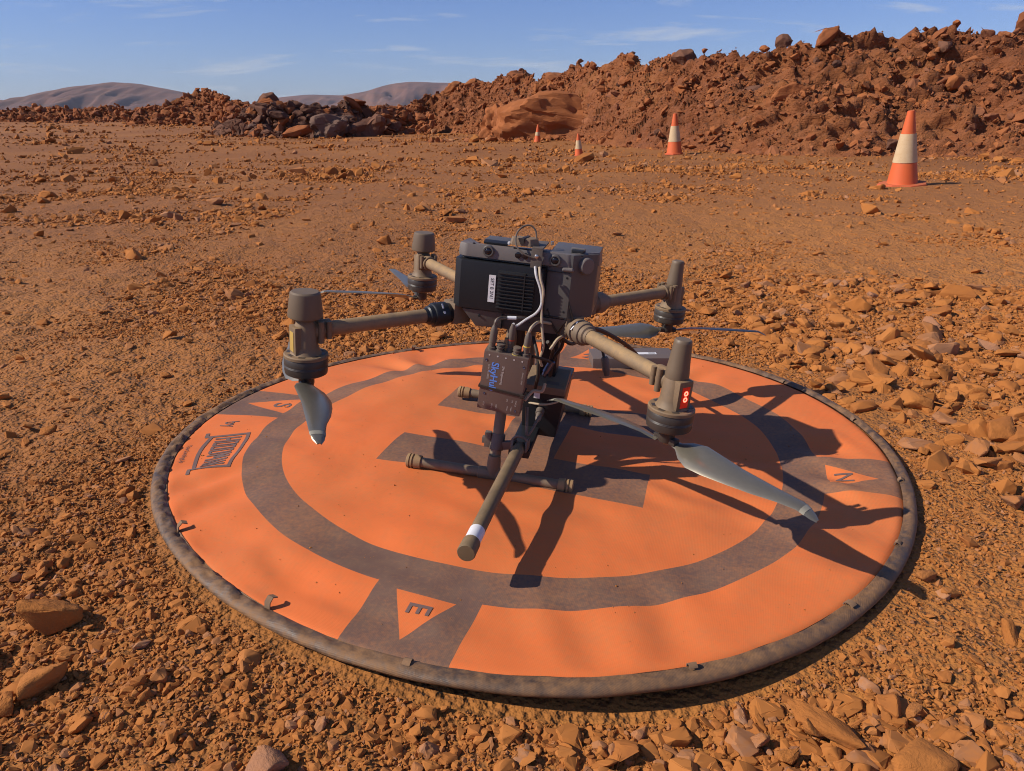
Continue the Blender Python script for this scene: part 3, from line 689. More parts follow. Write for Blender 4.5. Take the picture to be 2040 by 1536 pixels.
# ------------------------------------------------------------------ far hills
def hill(name, pts, depth, label, seed):
    """pts: (x, height) along a line at y = depth"""
    xs = np.array([p[0] for p in pts], float); hs = np.array([p[1] for p in pts], float)
    X = np.linspace(xs[0], xs[-1], 260); V = np.linspace(-1, 1, 50)
    U, VV = np.meshgrid(X, V, indexing='ij'); h = np.interp(U, xs, hs)
    # smooth the skyline
    kk = np.hanning(9); kk /= kk.sum(); hh = np.convolve(np.pad(h[:, 0], 4, 'edge'), kk, 'valid'); h = np.repeat(hh[:, None], 50, 1)
    wid = 900
    prof = np.clip(1 - np.abs(VV) ** 1.3, 0, 1)
    gul = 1 - 0.55 * np.abs(fbm(U, VV * 260, 0.0042, 4, seed, 0.6)) * np.clip((1 - prof) * 3, 0, 1.2)
    z = -30 + (h + 30) * prof * np.clip(gul, 0.4, 1.0)
    v = np.stack([U, depth + VV * wid, z], -1).reshape(-1, 3)
    return tag(add(name, npmesh(name, v, gridfaces(260, 50), True), None, M['hill']), label, kind='structure')
t = NT('hill_earth', 0.95); p_ = t.pos()
M['hill'] = t.done(t.mix(t.mr(t.noise(p_, 0.01, 5, 0.6), 0.35, 0.65), t.mix(t.mr(t.noise(t.scale(p_, (0.4, 0.4, 6)), 0.012, 4), 0.4, 0.6), (0.16, 0.064, 0.038), (0.095, 0.046, 0.032)), (0.175, 0.08, 0.043)), 0.95)
D = 3600
def hx(px): return (px - 1020) / 1500 * D * 0.94
def hz(py): return (227 - py) / 1500 * D * 1.06
hill('hill', [(hx(a), hz(b)) for a, b in ((-400, 222), (-200, 222), (0, 214), (60, 203), (110, 190), (150, 182), (200, 178), (235, 174), (280, 176), (330, 184), (400, 196), (450, 203), (520, 215), (640, 224))], D, 'broad purple brown hill on the left horizon', 91)
hill('hill', [(hx(a), hz(b)) for a, b in ((380, 222), (430, 198), (480, 193), (540, 188), (620, 190), (680, 181), (730, 168), (780, 163), (860, 165), (950, 166), (1100, 172), (1300, 190), (1600, 215), (1800, 222))], D + 700, 'flat topped purple mesa rising behind the left end of the bank', 92)

# ------------------------------------------------------------------ haze (thin dust in the air)
mh = bpy.data.materials.new('thin_haze'); mh.use_nodes = True
mh.node_tree.nodes.remove(mh.node_tree.nodes['Principled BSDF'])
pv = mh.node_tree.nodes.new('ShaderNodeVolumePrincipled')
pv.inputs['Color'].default_value = (0.72, 0.80, 0.95, 1); pv.inputs['Density'].default_value = 0.00005; pv.inputs['Anisotropy'].default_value = 0.0
mh.node_tree.links.new(pv.outputs[0], mh.node_tree.nodes['Material Output'].inputs['Volume'])
HAZE = MB().box((0, 0, 120), (11600, 11600, 340)).build('haze', mh)
tag(HAZE, 'thin dusty air fading the far hills', kind='stuff')

# ------------------------------------------------------------------ landing pad
PAD_ROT = R(-16.3)
pad = tag(empty('landing_pad', (0, 0, 0), (0, 0, PAD_ROT)), 'round orange landing pad with dark ring, H and compass letters', 'landing pad')
cp, sp = math.cos(PAD_ROT), math.sin(PAD_ROT)
def w2p(x, y): return x * cp + y * sp, -x * sp + y * cp
def p2w(x, y): return x * cp - y * sp, x * sp + y * cp
def fabp(px, py):
    x, y = p2w(np.asarray(px, float), np.asarray(py, float)); return fab(x, y)
def wp(px, py):
    """pad-local point pulled out of round"""
    x, y = warp(*p2w(np.asarray(px, float), np.asarray(py, float))); return w2p(x, y)
nrr, nth = 110, 420
rs = np.concatenate([[0.0005], np.linspace(0.01, FAB_R, nrr - 1)]); ts = np.arange(nth) * 2 * PI / nth
RR, TT = np.meshgrid(rs, ts, indexing='xy')
fx, fy = RR * np.cos(TT), RR * np.sin(TT)
wx_, wy_ = wp(fx, fy)
fv = np.stack([wx_, wy_, fabp(fx, fy)], -1).reshape(-1, 3)
flat_ = np.stack([fx, fy, fx * 0], -1).reshape(-1, 3)
def pad_mat():
    t = NT('pad_fabric', 0.75); at_ = t.n.new('ShaderNodeAttribute'); at_.attribute_name = 'flat'; o = at_.outputs['Vector']; x, y, z = t.xyz(o)
    ax, ay = t.math('ABSOLUTE', x), t.math('ABSOLUTE', y)
    r = t.math('SQRT', t.math('ADD', t.math('MULTIPLY', x, x), t.math('MULTIPLY', y, y)))
    gt = lambda a, b: t.math('GREATER_THAN', a, b)
    lt = lambda a, b: t.math('LESS_THAN', a, b)
    mul = lambda *a: a[0] if len(a) == 1 else t.math('MULTIPLY', a[0], mul(*a[1:]))
    mx = lambda *a: a[0] if len(a) == 1 else t.math('MAXIMUM', a[0], mx(*a[1:]))
    ring = mul(gt(r, 0.519), lt(r, 0.594))
    wed = mul(mx(lt(ax, 0.081), lt(ay, 0.081)), gt(r, 0.55))
    H = mx(mul(lt(ax, 0.262), gt(ay, 0.090), lt(ay, 0.225)), mul(lt(ax, 0.066), lt(ay, 0.10)))
    tri = lambda a, b: mul(gt(r, 0.603), lt(b, t.math('MULTIPLY', t.math('SUBTRACT', 0.700, a), 0.47)), lt(a, 0.700))
    tr = mx(tri(ax, ay), tri(ay, ax))
    dark = t.math('SUBTRACT', mx(ring, wed, H), tr)
    k = t.noise(o, 3.5, 6, 0.65); k2 = t.noise(o, 22, 5, 0.7); k3 = t.noise(t.scale(o, (1, 6, 1)), 60, 3)
    org = t.mix(t.mr(k, 0.35, 0.7), (0.755, 0.168, 0.040), (0.66, 0.158, 0.040))
    org = t.mix(t.mr(k2, 0.52, 0.78, 0, 0.45), org, (0.52, 0.165, 0.06))
    org = t.mix(t.mr(k3, 0.55, 0.8, 0, 0.25), org, (0.60, 0.15, 0.05))
    dk = t.mix(t.mr(k2, 0.4, 0.75, 0, 0.75), (0.155, 0.084, 0.058), (0.22, 0.128, 0.076))
    dk = t.mix(t.mr(k, 0.4, 0.7, 0, 0.4), dk, (0.185, 0.102, 0.078))
    c = t.mix(dark, org, dk)
    du = t.mr(t.math('ADD', t.math('MULTIPLY', t.noise(o, 2.2, 5, 0.7), 0.75), t.math('MULTIPLY', t.noise(o, 130, 3, 0.7), 0.5)), 0.56, 0.92, 0, 0.7)
    c = t.mix(du, c, (0.50, 0.190, 0.062))
    sp_ = t.mr(t.noise(o, 260, 2, 0.5), 0.72, 0.80, 0, 0.6)
    c = t.mix(sp_, c, (0.30, 0.12, 0.05))
    wv = t.math('ADD', t.math('SINE', t.math('MULTIPLY', x, 2600.0)), t.math('SINE', t.math('MULTIPLY', y, 2600.0)))
    n = t.bump(wv, 0.08, 0.0006); n = t.bump(t.noise(o, 7, 3, 0.5, 0.2), 0.22, 0.02, n)
    t.b.inputs['Specular IOR Level'].default_value = 0.25
    return t.done(c, 0.72, n)
M['fabric'] = pad_mat()
me = npmesh('fabric', fv, gridfaces(nth, nrr, True), True)
fa_ = me.attributes.new('flat', 'FLOAT_VECTOR', 'POINT'); fa_.data.foreach_set('vector', flat_.astype(np.float32).ravel())
fabric = add('fabric', me, pad, 'fabric')
M['print'] = plain('pad_print', (0.165, 0.095, 0.076), 0.75)
# rim sleeve over the hoop
prof = [(0.7350, 0.0038), (0.7373, 0.0050), (0.7405, 0.0060), (0.7440, 0.0068), (0.7480, 0.0072), (0.7532, 0.0058), (0.7575, 0.0022), (0.7588, -0.0014), (0.7570, -0.0050), (0.7525, -0.0072), (0.7465, -0.0076), (0.7410, -0.0055), (0.7365, 0.0000)]
NTH = 1000
tt = np.arange(NTH) * 2 * PI / NTH
rv = np.zeros((NTH, len(prof) + 1, 3))
xw, yw = p2w(np.cos(tt), np.sin(tt))
aw = np.arctan2(yw, xw)
puck = 0.35 + 0.65 * np.clip(np.exp(-((np.abs(np.angle(np.exp(1j * (aw - 2.8))))) / 1.0) ** 2) + 0.25 * (np.sin(aw * 2 + 1) > 0), 0, 1)
for j in range(len(prof) + 1):
    rr_, zz_ = prof[j % len(prof)]
    w = [0.0, 0.5, 1.0, 1.0, 0.6, 0.25, 0.1, 0.1, 0.1, 0.1, 0.1, 0.1, 0.0][j % len(prof)]
    nz_ = fbm(tt * 30, np.full(NTH, j * 0.35), 1.0, 3, 5) * 0.0070 * w * puck + 0.0016 * fbm(tt * 9, np.full(NTH, j * 0.1), 1.0, 2, 9)
    nrad = fbm(tt * 24, np.full(NTH, j * 0.4 + 9), 1.0, 3, 6) * 0.0022 * w * puck
    sag = 0.0025 * np.sin(aw * 2 + 0.7)
    R_ = rr_ + nrad - 0.0055 * np.clip((0.752 - rr_) / 0.02, 0, 1) * (0.5 + 0.5 * np.cos(aw - R(165)))
    R_ = R_ * rim_scale(aw)
    rv[:, j] = np.stack([R_ * np.cos(tt), R_ * np.sin(tt), zz_ + nz_ + sag * (j % len(prof) > 1)], -1)
def rim_mat():
    t = NT('rim_nylon', 0.5); o = t.coord('Object'); x, y, z = t.xyz(o)
    k = t.noise(o, 9, 6, 0.7); k2 = t.noise(o, 75, 5, 0.7)
    d = t.mr(t.math('ADD', t.math('MULTIPLY', k, 0.8), t.math('MULTIPLY', k2, 0.8)), 0.60, 1.0)
    c = t.mix(d, (0.060, 0.042, 0.031), (0.26, 0.128, 0.050))
    r = t.math('SQRT', t.math('ADD', t.math('MULTIPLY', x, x), t.math('MULTIPLY', y, y)))
    ang = t.math('ARCTAN2', y, x)
    wv = t.math('SINE', t.math('ADD', t.math('MULTIPLY', ang, 900.0), t.math('MULTIPLY', t.math('SUBTRACT', r, t.math('MULTIPLY', z, 1.4)), 1500.0)))
    n = t.bump(wv, 0.12, 0.0008); n = t.bump(k2, 0.3, 0.003, n)
    return t.done(c, t.mr(d, 0, 1, 0.42, 0.85), n)
M['rim'] = rim_mat()
me = npmesh('rim', rv.reshape(-1, 3), gridfaces(NTH, len(prof) + 1, True), True)
rim = add('rim', me, pad, 'rim'); rim['label'] = 'dusty dark grey sleeve over the hoop at the edge'
# fabric tabs sewn to the rim
M['tab'] = dusty('tab_webbing', (0.075, 0.062, 0.052), 0.6, 0.8)
def tab(ang, kind=0):
    b = MB(); c, s = math.cos(ang), math.sin(ang)
    e = Vector((c, s, 0)); tn = Vector((-s, c, 0)); base = e * (0.733 * float(rim_scale(ang + PAD_ROT))) + Vector((0, 0, 0.004))
    hgt = [0.015, 0.006, 0.007][kind]; lean = [-0.008, 0.006, 0.004][kind]
    pts = [base, base + Vector((0, 0, hgt * 0.6)) + e * lean * 0.2, base + Vector((0, 0, hgt)) + e * lean, base + Vector((0, 0, hgt * 0.75)) + e * lean * 2.0]
    if kind: pts += [base + Vector((0, 0, 0.003)) + e * lean * 2.4]
    w = tn * 0.0055; th = 0.0008
    vs, fs = [], []
    for i, q in enumerate(pts):
        d = (pts[min(i + 1, len(pts) - 1)] - pts[max(i - 1, 0)]).normalized(); nn = d.cross(tn).normalized() * th
        tw = tn * (0.002 * math.sin(i * 1.7 + ang * 5)) * 0 + w
        vs += [q - tw + nn, q + tw + nn, q + tw - nn, q - tw - nn]
    for i in range(len(pts) - 1):
        for k_ in range(4): fs.append((i * 4 + k_, i * 4 + (k_ + 1) % 4, (i + 1) * 4 + (k_ + 1) % 4, (i + 1) * 4 + k_))
    fs += [(0, 1, 2, 3), tuple((len(pts) - 1) * 4 + k_ for k_ in (3, 2, 1, 0))]
    b.add(vs, fs); b.build('tab', 'tab', pad, 60)
for wa, kd in ((-123, 0), (-104, 1), (-76, 2), (-54, 1), (-37, 2), (-17, 2), (-147, 0), (158, 1), (118, 0), (177, 1), (28, 1), (7, 2)):
    tab(R(wa) - PAD_ROT, kd)
# compass letters and maker's print: right = east (-Y), up = north (+X) in the pad's own frame
def onpad(cu, cv, rot=0.0, lift=0.0009):
    c, s = math.cos(rot), math.sin(rot)
    def f(a, b):
        u, v = cu + a * c - b * s, cv + a * s + b * c
        X_, Y_ = wp(v, -u)
        return (float(X_), float(Y_), float(fabp(v, -u)) + lift)
    return f
for ch, u, v in (('N', 0.0, 0.632), ('E', 0.632, 0.0), ('S', 0.0, -0.632), ('W', -0.632, 0.0)):
    lettering(ch, 0.050, onpad(u, v), 'print', pad, 0.012, 'letter', 1)
LC = (0.262, -0.592); LR = R(24)
def poly_print(name, polys, fn, cuts=2):
    bm = bmesh.new()
    for pl in polys:
        bm.faces.new([bm.verts.new((a, b, 0)) for a, b in pl])
    bmesh.ops.triangulate(bm, faces=bm.faces[:])
    bmesh.ops.subdivide_edges(bm, edges=[e for e in bm.edges if e.calc_length() > 0.012], cuts=cuts)
    bmesh.ops.triangulate(bm, faces=bm.faces[:])
    for v in bm.verts: v.co = fn(v.co.x, v.co.y)
    bmesh.ops.recalc_face_normals(bm, faces=bm.faces[:])
    me = bpy.data.meshes.new(name); bm.to_mesh(me); bm.free(); return add(name, me, pad, 'print')
fn = onpad(LC[0], LC[1], LR)
def arc(a): return 0.010 * (1 - (a / 0.088) ** 2)       # both long sides bow the same way
fr = []
N_ = 10
xs = [-0.088 + 0.176 * i / N_ for i in range(N_ + 1)]
for i in range(N_):
    a, b = xs[i], xs[i + 1]
    fr.append([(a, 0.030 + arc(a) * .35), (b, 0.030 + arc(b) * .35), (b, 0.037 + arc(b) * .35), (a, 0.037 + arc(a) * .35)])
    fr.append([(a, -0.034 - arc(a)), (b, -0.034 - arc(b)), (b, -0.027 - arc(b)), (a, -0.027 - arc(a))])
fr += [[(-0.088, -0.031), (-0.081, -0.031), (-0.081, 0.0335), (-0.088, 0.0335)], [(0.081, -0.031), (0.088, -0.031), (0.088, 0.0335), (0.081, 0.0335)]]
fr += [[(-0.088, -0.044), (-0.081, -0.044), (-0.081, -0.031), (-0.088, -0.031)], [(-0.102, -0.044), (-0.088, -0.044), (-0.088, -0.037), (-0.102, -0.037)],
       [(0.081, -0.044), (0.088, -0.044), (0.088, -0.031), (0.081, -0.031)], [(0.088, -0.044), (0.102, -0.044), (0.102, -0.037), (0.088, -0.037)]]
poly_print('logo_frame', fr, fn)
lw, lh, st_ = 0.0185, 0.046, 0.0058
def bar(x0, y0, x1, y1): return [(x0, y0), (x1, y0), (x1, y1), (x0, y1)]
def slant(xa, xb, y0, y1, w): return [(xa, y0), (xa + w, y0), (xb + w, y1), (xb, y1)]
def glyph(c, x, w, h):
    y0, y1 = -h / 2, h / 2; s = st_
    if c == 'H': return [bar(x, y0, x + s, y1), bar(x + w - s, y0, x + w, y1), bar(x + s, -s * .6, x + w - s, s * .6)]
    if c in 'OD': return [bar(x, y0, x + s, y1), bar(x + w - s, y0 + (s * .5 if c == 'D' else 0), x + w, y1 - (s * .5 if c == 'D' else 0)), bar(x + s, y0, x + w - s, y0 + s), bar(x + s, y1 - s, x + w - s, y1)]
    if c == 'M': return [bar(x, y0, x + s, y1), bar(x + w - s, y0, x + w, y1), slant(x + w / 2 - s / 2, x + s * .4, y0 + h * .3, y1, s), slant(x + w / 2 - s / 2, x + w - s * 1.4, y0 + h * .3, y1, s)]
    if c == 'A': return [slant(x, x + w / 2 - s * .9, y0, y1, s), slant(x + w - s, x + w / 2 - s * .1, y0, y1, s), bar(x + s, y0 + h * .22, x + w - s, y0 + h * .22 + s * .8)]
    if c == 'N': return [bar(x, y0, x + s, y1), bar(x + w - s, y0, x + w, y1), slant(x + w - s, x, y0, y1, s)]
    return []
gl = []
x_ = -0.076
for ch in 'HOODMAN':
    w_ = lw * (1.25 if ch == 'M' else 1.0)
    gl += glyph(ch, x_, w_, lh); x_ += w_ + 0.0030
poly_print('logo_letters', gl, fn)
lettering('by', 0.034, onpad(0.137, -0.655, LR), 'print', pad, 0.01, 'lettering', 1)
lettering('YourLandingUp', 0.0135, onpad(0.282, -0.655, LR), 'print', pad, 0.0, 'lettering')

# crumbs of dirt on the pad
n = 800
a = rng.uniform(0, 2 * PI, n); d = 0.71 * np.sqrt(rng.uniform(0, 1, n)); x, y = d * np.cos(a), d * np.sin(a)
keep = (fbm(x, y, 2.5, 2, 44) > -0.05) | (x < -0.2); x, y = x[keep], y[keep]; n = len(x)
sz = 0.0013 * rng.lognormal(0, 0.5, n)
scatter('dirt_crumbs', np.stack([x, y, fab(x, y) + sz * 0.2], 1), np.stack([rng.normal(0, .5, n), rng.normal(0, .5, n), rng.uniform(0, 6.28, n)], 1), sz[:, None] * rng.uniform(.8, 1.5, (n, 3)), PEB, 14, 'crumbs of dirt scattered on the orange pad')

# ------------------------------------------------------------------ traffic cones
M['cone'] = dusty('cone_orange', (0.72, 0.105, 0.020), 0.5, 0.55, (0.46, 0.155, 0.055), 9)
M['conebase'] = dusty('cone_base', (0.60, 0.075, 0.022), 0.6, 0.6, (0.42, 0.15, 0.05), 6)
M['band'] = dusty('cone_band', (0.64, 0.50, 0.31), 0.75, 0.65, (0.48, 0.26, 0.10), 11)
def cone(x, y, h, label, tilt=(0, 0), rot=0.0, base=0.34, bands=(0.30, 0.68)):
    z = float(gz(np.array(x), np.array(y))); e = empty('traffic_cone', (x, y, z), (tilt[0], tilt[1], rot)); tag(e, label, 'traffic cone', 'orange traffic cones in front of the bank')
    rb, rt = 0.20 * h, 0.047 * h
    rad = lambda f: rb + (rt - rb) * f
    b = MB(); b.lathe((0, 0, 0.03 * h), (0, 0, 1), [(0, rb * 1.02), (0.03 * h, rad(0.03)), (0.93 * h, rad(0.96)), (0.965 * h, rad(0.99)), (0.972 * h, rt * 0.6)], 32); b.build('cone_body', 'cone', e)
    f0, f1 = 1 - bands[1], 1 - bands[0]
    b = MB(); b.lathe((0, 0, f0 * h), (0, 0, 1), [(0, rad(f0 - .03) - 0.001), (0, rad(f0 - .03) + 0.003), ((f1 - f0) * h, rad(f1 - .03) + 0.003), ((f1 - f0) * h, rad(f1 - .03) - 0.001)], 32); b.build('band', 'band', e)
    b = MB(); w = base * h
    pl = [(math.cos(t_) * w * (1 + .04 * math.sin(3 * t_)), math.sin(t_) * w) for t_ in [2 * PI * (k_ + .5) / 8 for k_ in range(8)]]
    b.prism([(p_[0], p_[1], 0.0) for p_ in pl], [(p_[0] * .97, p_[1] * .97, 0.035 * h + .01 * h * math.sin(i_ * 2.1)) for i_, p_ in enumerate(pl)], 0.006); b.build('cone_base', 'conebase', e)
cone(3.89, 6.34, 0.71, 'largest and nearest traffic cone, with a broad cream band', (0.02, -0.07), 0.3, 0.34)
cone(2.99, 13.23, 0.72, 'second largest traffic cone with a cream middle band', (0, -0.05), 0.1, 0.24)
cone(1.28, 14.08, 0.42, 'small traffic cone with a faded cream band, second from the left', (0, -0.08), 0.5, 0.22)
cone(0.62, 19.3, 0.44, 'farthest small traffic cone in front of the huge tan boulder', (0, 0.03), 0.2, 0.22, (0.42, 0.62))

# ------------------------------------------------------------------ drone
DR = Matrix(((0.9781, 0.1915, 0.0813), (-0.1907, 0.9815, -0.0179), (-0.0832, 0.0020, 0.9965)))
drone = empty('drone', (-0.034, -0.0192, 0.2389)); drone.rotation_euler = DR.to_euler()
tag(drone, 'grey brown quadcopter drone with survey gear standing on the landing pad', 'drone')
M['shell'] = dusty('drone_shell', (0.082, 0.078, 0.074), 0.24, 0.38, (0.17, 0.12, 0.08))
M['deck'] = dusty('drone_deck', (0.13, 0.122, 0.118), 0.35, 0.40, (0.22, 0.145, 0.095))
M['black'] = dusty('black_plastic', (0.010, 0.012, 0.015), 0.06, 0.42, (0.10, 0.07, 0.05))
M['fin'] = dusty('black_fins', (0.012, 0.013, 0.015), 0.12, 0.38, (0.10, 0.075, 0.055))
M['arm'] = dusty('arm_carbon', (0.12, 0.095, 0.070), 0.95, 0.5, (0.36, 0.225, 0.105), 30)
M['joint'] = dusty('joint_plastic', (0.12, 0.092, 0.070), 0.7, 0.5, (0.30, 0.19, 0.10), 26)
M['housing'] = dusty('motor_housing', (0.12, 0.085, 0.055), 0.7, 0.45, (0.31, 0.19, 0.092), 22)
M['cap'] = dusty('antenna_cap', (0.125, 0.090, 0.060), 0.4, 0.42, (0.23, 0.15, 0.08), 14)
M['can'] = dusty('motor_can', (0.03, 0.026, 0.024), 0.3, 0.35, (0.15, 0.10, 0.06), 24)
M['blade'] = plain('rotor_blade', (0.27, 0.235, 0.175), 0.30, 0.6)
M['tipmark'] = plain('blade_tip', (0.30, 0.27, 0.20), 0.45)
M['glass'] = plain('lens_glass', (0.012, 0.010, 0.014), 0.08)
M['white'] = plain('white_label', (0.72, 0.69, 0.68), 0.6)
M['ink'] = plain('label_ink', (0.03, 0.03, 0.035), 0.7)
M['box'] = dusty('logger_case', (0.125, 0.085, 0.070), 0.25, 0.45, (0.19, 0.125, 0.085), 20)
M['blue'] = plain('blue_print', (0.13, 0.30, 0.78), 0.5)
M['print2'] = plain('pale_print', (0.55, 0.50, 0.45), 0.6)
M['screw'] = plain('screw_steel', (0.12, 0.14, 0.22), 0.3, 0.8)
M['steel'] = plain('steel', (0.55, 0.53, 0.50), 0.3, 0.9)
M['cablew'] = dusty('white_cable', (0.50, 0.49, 0.50), 0.2, 0.5, (0.45, 0.33, 0.2))
M['cablet'] = dusty('tan_cable', (0.44, 0.35, 0.24), 0.4, 0.55, (0.40, 0.26, 0.13))
M['cableb'] = dusty('black_cable', (0.018, 0.016, 0.015), 0.25, 0.5, (0.12, 0.075, 0.045))
M['cableg'] = dusty('grey_cable', (0.09, 0.078, 0.068), 0.4, 0.5, (0.2, 0.13, 0.08))
M['conn'] = dusty('connector_metal', (0.10, 0.085, 0.072), 0.45, 0.38, (0.22, 0.15, 0.10), 40)
M['rubber'] = dusty('skid_rubber', (0.22, 0.14, 0.075), 0.8, 0.6, (0.42, 0.245, 0.105), 30)
M['tubec'] = dusty('carbon_tube', (0.12, 0.092, 0.066), 0.6, 0.38, (0.31, 0.20, 0.105), 35)
M['probe'] = dusty('probe_tube', (0.11, 0.075, 0.040), 0.65, 0.48, (0.24, 0.155, 0.075), 30)
M['yellow'] = plain('yellow_ring', (0.65, 0.48, 0.08), 0.45)
M['red'] = plain('red_ring', (0.45, 0.06, 0.03), 0.45)
M['ledoff'] = plain('amber_lens', (0.55, 0.36, 0.10), 0.15)
M['ledred'] = plain('red_lens', (0.20, 0.015, 0.012), 0.2, 0, ((1.0, 0.02, 0.01), 0.22))
M['ledhot'] = plain('red_light', (0.9, 0.2, 0.12), 0.3, 0, ((1.0, 0.10, 0.06), 6.0))

# body shell
b = MB()
pl = [(-0.098, -0.112), (0.112, -0.119), (0.148, -0.070), (0.148, 0.050), (0.11, 0.10), (-0.08, 0.10), (-0.098, 0.07)]
b.prism([(x, y, 0.076) for x, y in pl], [(x, y, 0.180 - max(0, y + 0.02) * 0.45) for x, y in pl], 0.004)
rt = [(0.063, -0.122), (0.108, -0.126), (0.150, -0.084), (0.150, 0.0), (0.063, 0.0)]
b.prism([(x * 0.99, y, 0.078) for x, y in rt], [(x, y, 0.197) for x, y in rt], 0.004)
lo = [(-0.090, -0.133), (0.108, -0.124), (0.142, -0.066), (0.142, 0.05), (0.10, 0.095), (-0.075, 0.095), (-0.092, 0.06)]
lb = [(-0.062, -0.127), (0.088, -0.112), (0.105, -0.055), (0.105, 0.04), (0.075, 0.075), (-0.055, 0.075), (-0.070, 0.04)]
b.prism([(x, y, 0.044) for x, y in lb], [(x, y, 0.0775) for x, y in lo], 0.004)
body = b.build('body_shell', 'shell', drone)
MB().box((-0.012, -0.1290, 0.062), (0.0009, 0.010, 0.030)).build('panel_seam', 'black', body)
MB().box((0.086, -0.1235, 0.0810), (0.044, 0.004, 0.0010)).build('panel_seam', 'black', body)
MB().box((0.0845, -0.1245, 0.1640), (0.040, 0.0028, 0.0009)).build('panel_seam', 'black', body)
for x, z in ((0.070, 0.092), (0.100, 0.092), (0.100, 0.155), (-0.055, 0.066), (0.040, 0.064)): MB().lathe((x, -0.1215 if z > 0.07 else -0.1275, z), (0, -1, 0), [(0, 0.0020), (0.0045, 0.0020), (0.0046, 0.0010)], 10).build('screw', 'black', body)
MB().lathe((0.012, -0.100, 0.070), (0, 0, -1), [(0, 0.026), (0.010, 0.0255), (0.014, 0.022), (0.022, 0.0205)], 32).build('payload_mount', 'joint', body)
MB().lathe((0.012, -0.100, 0.048), (0, 0, -1), [(0, 0.0185), (0.035, 0.0175), (0.04, 0.014), (0.075, 0.013)], 24).build('payload_plug', 'black', body)
# top deck
dk = [(-0.104, -0.120), (-0.090, -0.130), (0.050, -0.130), (0.102, -0.1285), (0.152, -0.082), (0.153, -0.02), (0.13, 0.09), (-0.08, 0.09), (-0.110, -0.02)]
b = MB()
b.prism([(x, y, 0.1735 - max(0, y + 0.03) * 0.45) for x, y in dk], [(x * 0.985 + 0.0003, y * 0.98, (0.200 if y > -0.115 else 0.1975) - max(0, y + 0.045) * 0.42) for x, y in dk], 0.005)
deck = b.build('top_deck', 'deck', drone)
MB().box((-0.037, -0.1085, 0.2005), (0.044, 0.014, 0.004), Euler((R(12), 0, 0)), 0.001).build('vent_slot', 'black', deck)
MB().box((-0.0135, -0.108, 0.2020), (0.004, 0.010, 0.005), None, 0.001).build('latch', 'white', deck)
MB().box((-0.037, -0.072, 0.2005), (0.050, 0.045, 0.0028), None, 0.001).build('hatch', 'shell', deck)
MB().box((0.112, -0.100, 0.2000), (0.022, 0.010, 0.006), Euler((0, 0, R(-8))), 0.001).build('rear_slot', 'black', deck)
MB().box((0.112, -0.092, 0.2015), (0.026, 0.007, 0.007), Euler((0, 0, R(-8))), 0.001).build('slot_lip', 'deck', deck)
for x in (-0.075, 0.000, 0.122): MB().lathe((x, -0.1245, 0.1968), (0, -0.3, 1), [(0, 0.002), (0.0016, 0.002)], 10).build('screw', 'black', deck)
for x, z in ((-0.046, 0.1875), (0.076, 0.1850)):
    ln = MB().lathe((x, -0.1305, z), (0, -1, 0), [(-0.006, 0.0105), (0.0012, 0.0105), (0.0026, 0.0092), (0.0026, 0.0068), (0.0004, 0.0062)], 28).build('lens_ring', 'shell', deck)
    MB().lathe((x, -0.1322, z), (0, -1, 0), [(0, 0.0061), (0.0012, 0.0052), (0.0020, 0.0030), (0.0022, 0.0006)], 20).build('lens', 'glass', ln)
for x in (0.0085, 0.0215): MB().lathe((x, -0.1312, 0.1865), (0, -1, 0), [(-0.004, 0.0056), (0.0007, 0.0056), (0.0009, 0.005)], 24).build('sensor_window', 'glass', deck)
MB().lathe((0.1290, -0.106, 0.1770), (0.70, -0.71, 0), [(-0.012, 0.0155), (0.006, 0.0150), (0.008, 0.0135), (0.0085, 0.001)], 26).build('side_lamp', 'deck', deck)
MB().lathe((0.090, -0.1285, 0.1705), (1, 0.05, 0), [(0, 0.0015), (0.002, 0.0040), (0.018, 0.0042), (0.021, 0.002)], 14).build('latch_pin', 'deck', deck)
# battery with cooling fins
b = MB()
bx0, bx1, bz0, bz1 = -0.108, 0.062, 0.0785, 0.1685
pf = [(bx0 + 0.014, -0.1405), (bx1 - 0.004, -0.1405), (bx1, -0.130), (bx1, -0.06), (bx0, -0.06), (bx0, -0.126)]
b.prism([(x, y + 0.004, bz0) for x, y in pf], [(x, y + 0.006, bz1) for x, y in pf], 0.0035)
bat = b.build('battery', 'black', drone); bat['label'] = 'black battery block with cooling fins'
MB().box((0.0105, -0.1355, 0.1215), (0.068, 0.006, 0.070), None, 0.001).build('fin_recess', 'fin', bat)
fin_me = None
for i in range(11):
    o = MB().box((0, 0, 0), (0.067, 0.006, 0.0020), None, 0.0005).build('cooling_fin', 'fin', bat) if fin_me is None else add('cooling_fin', fin_me, bat)
    fin_me = o.data; o.location = (0.0105, -0.1412, 0.0895 + i * 0.00635)
MB().box((0.0265, -0.1412, 0.1215), (0.0022, 0.0066, 0.070)).build('fin_bar', 'fin', bat)
lab = MB().box((-0.0335, -0.1372, 0.1215), (0.0125, 0.0012, 0.050)).build('label', 'white', bat)
lettering('SET B 2N1', 0.0088, lambda a, c: (-0.0335 + c, -0.13795, 0.1215 - a), 'ink', bat, 0.012)
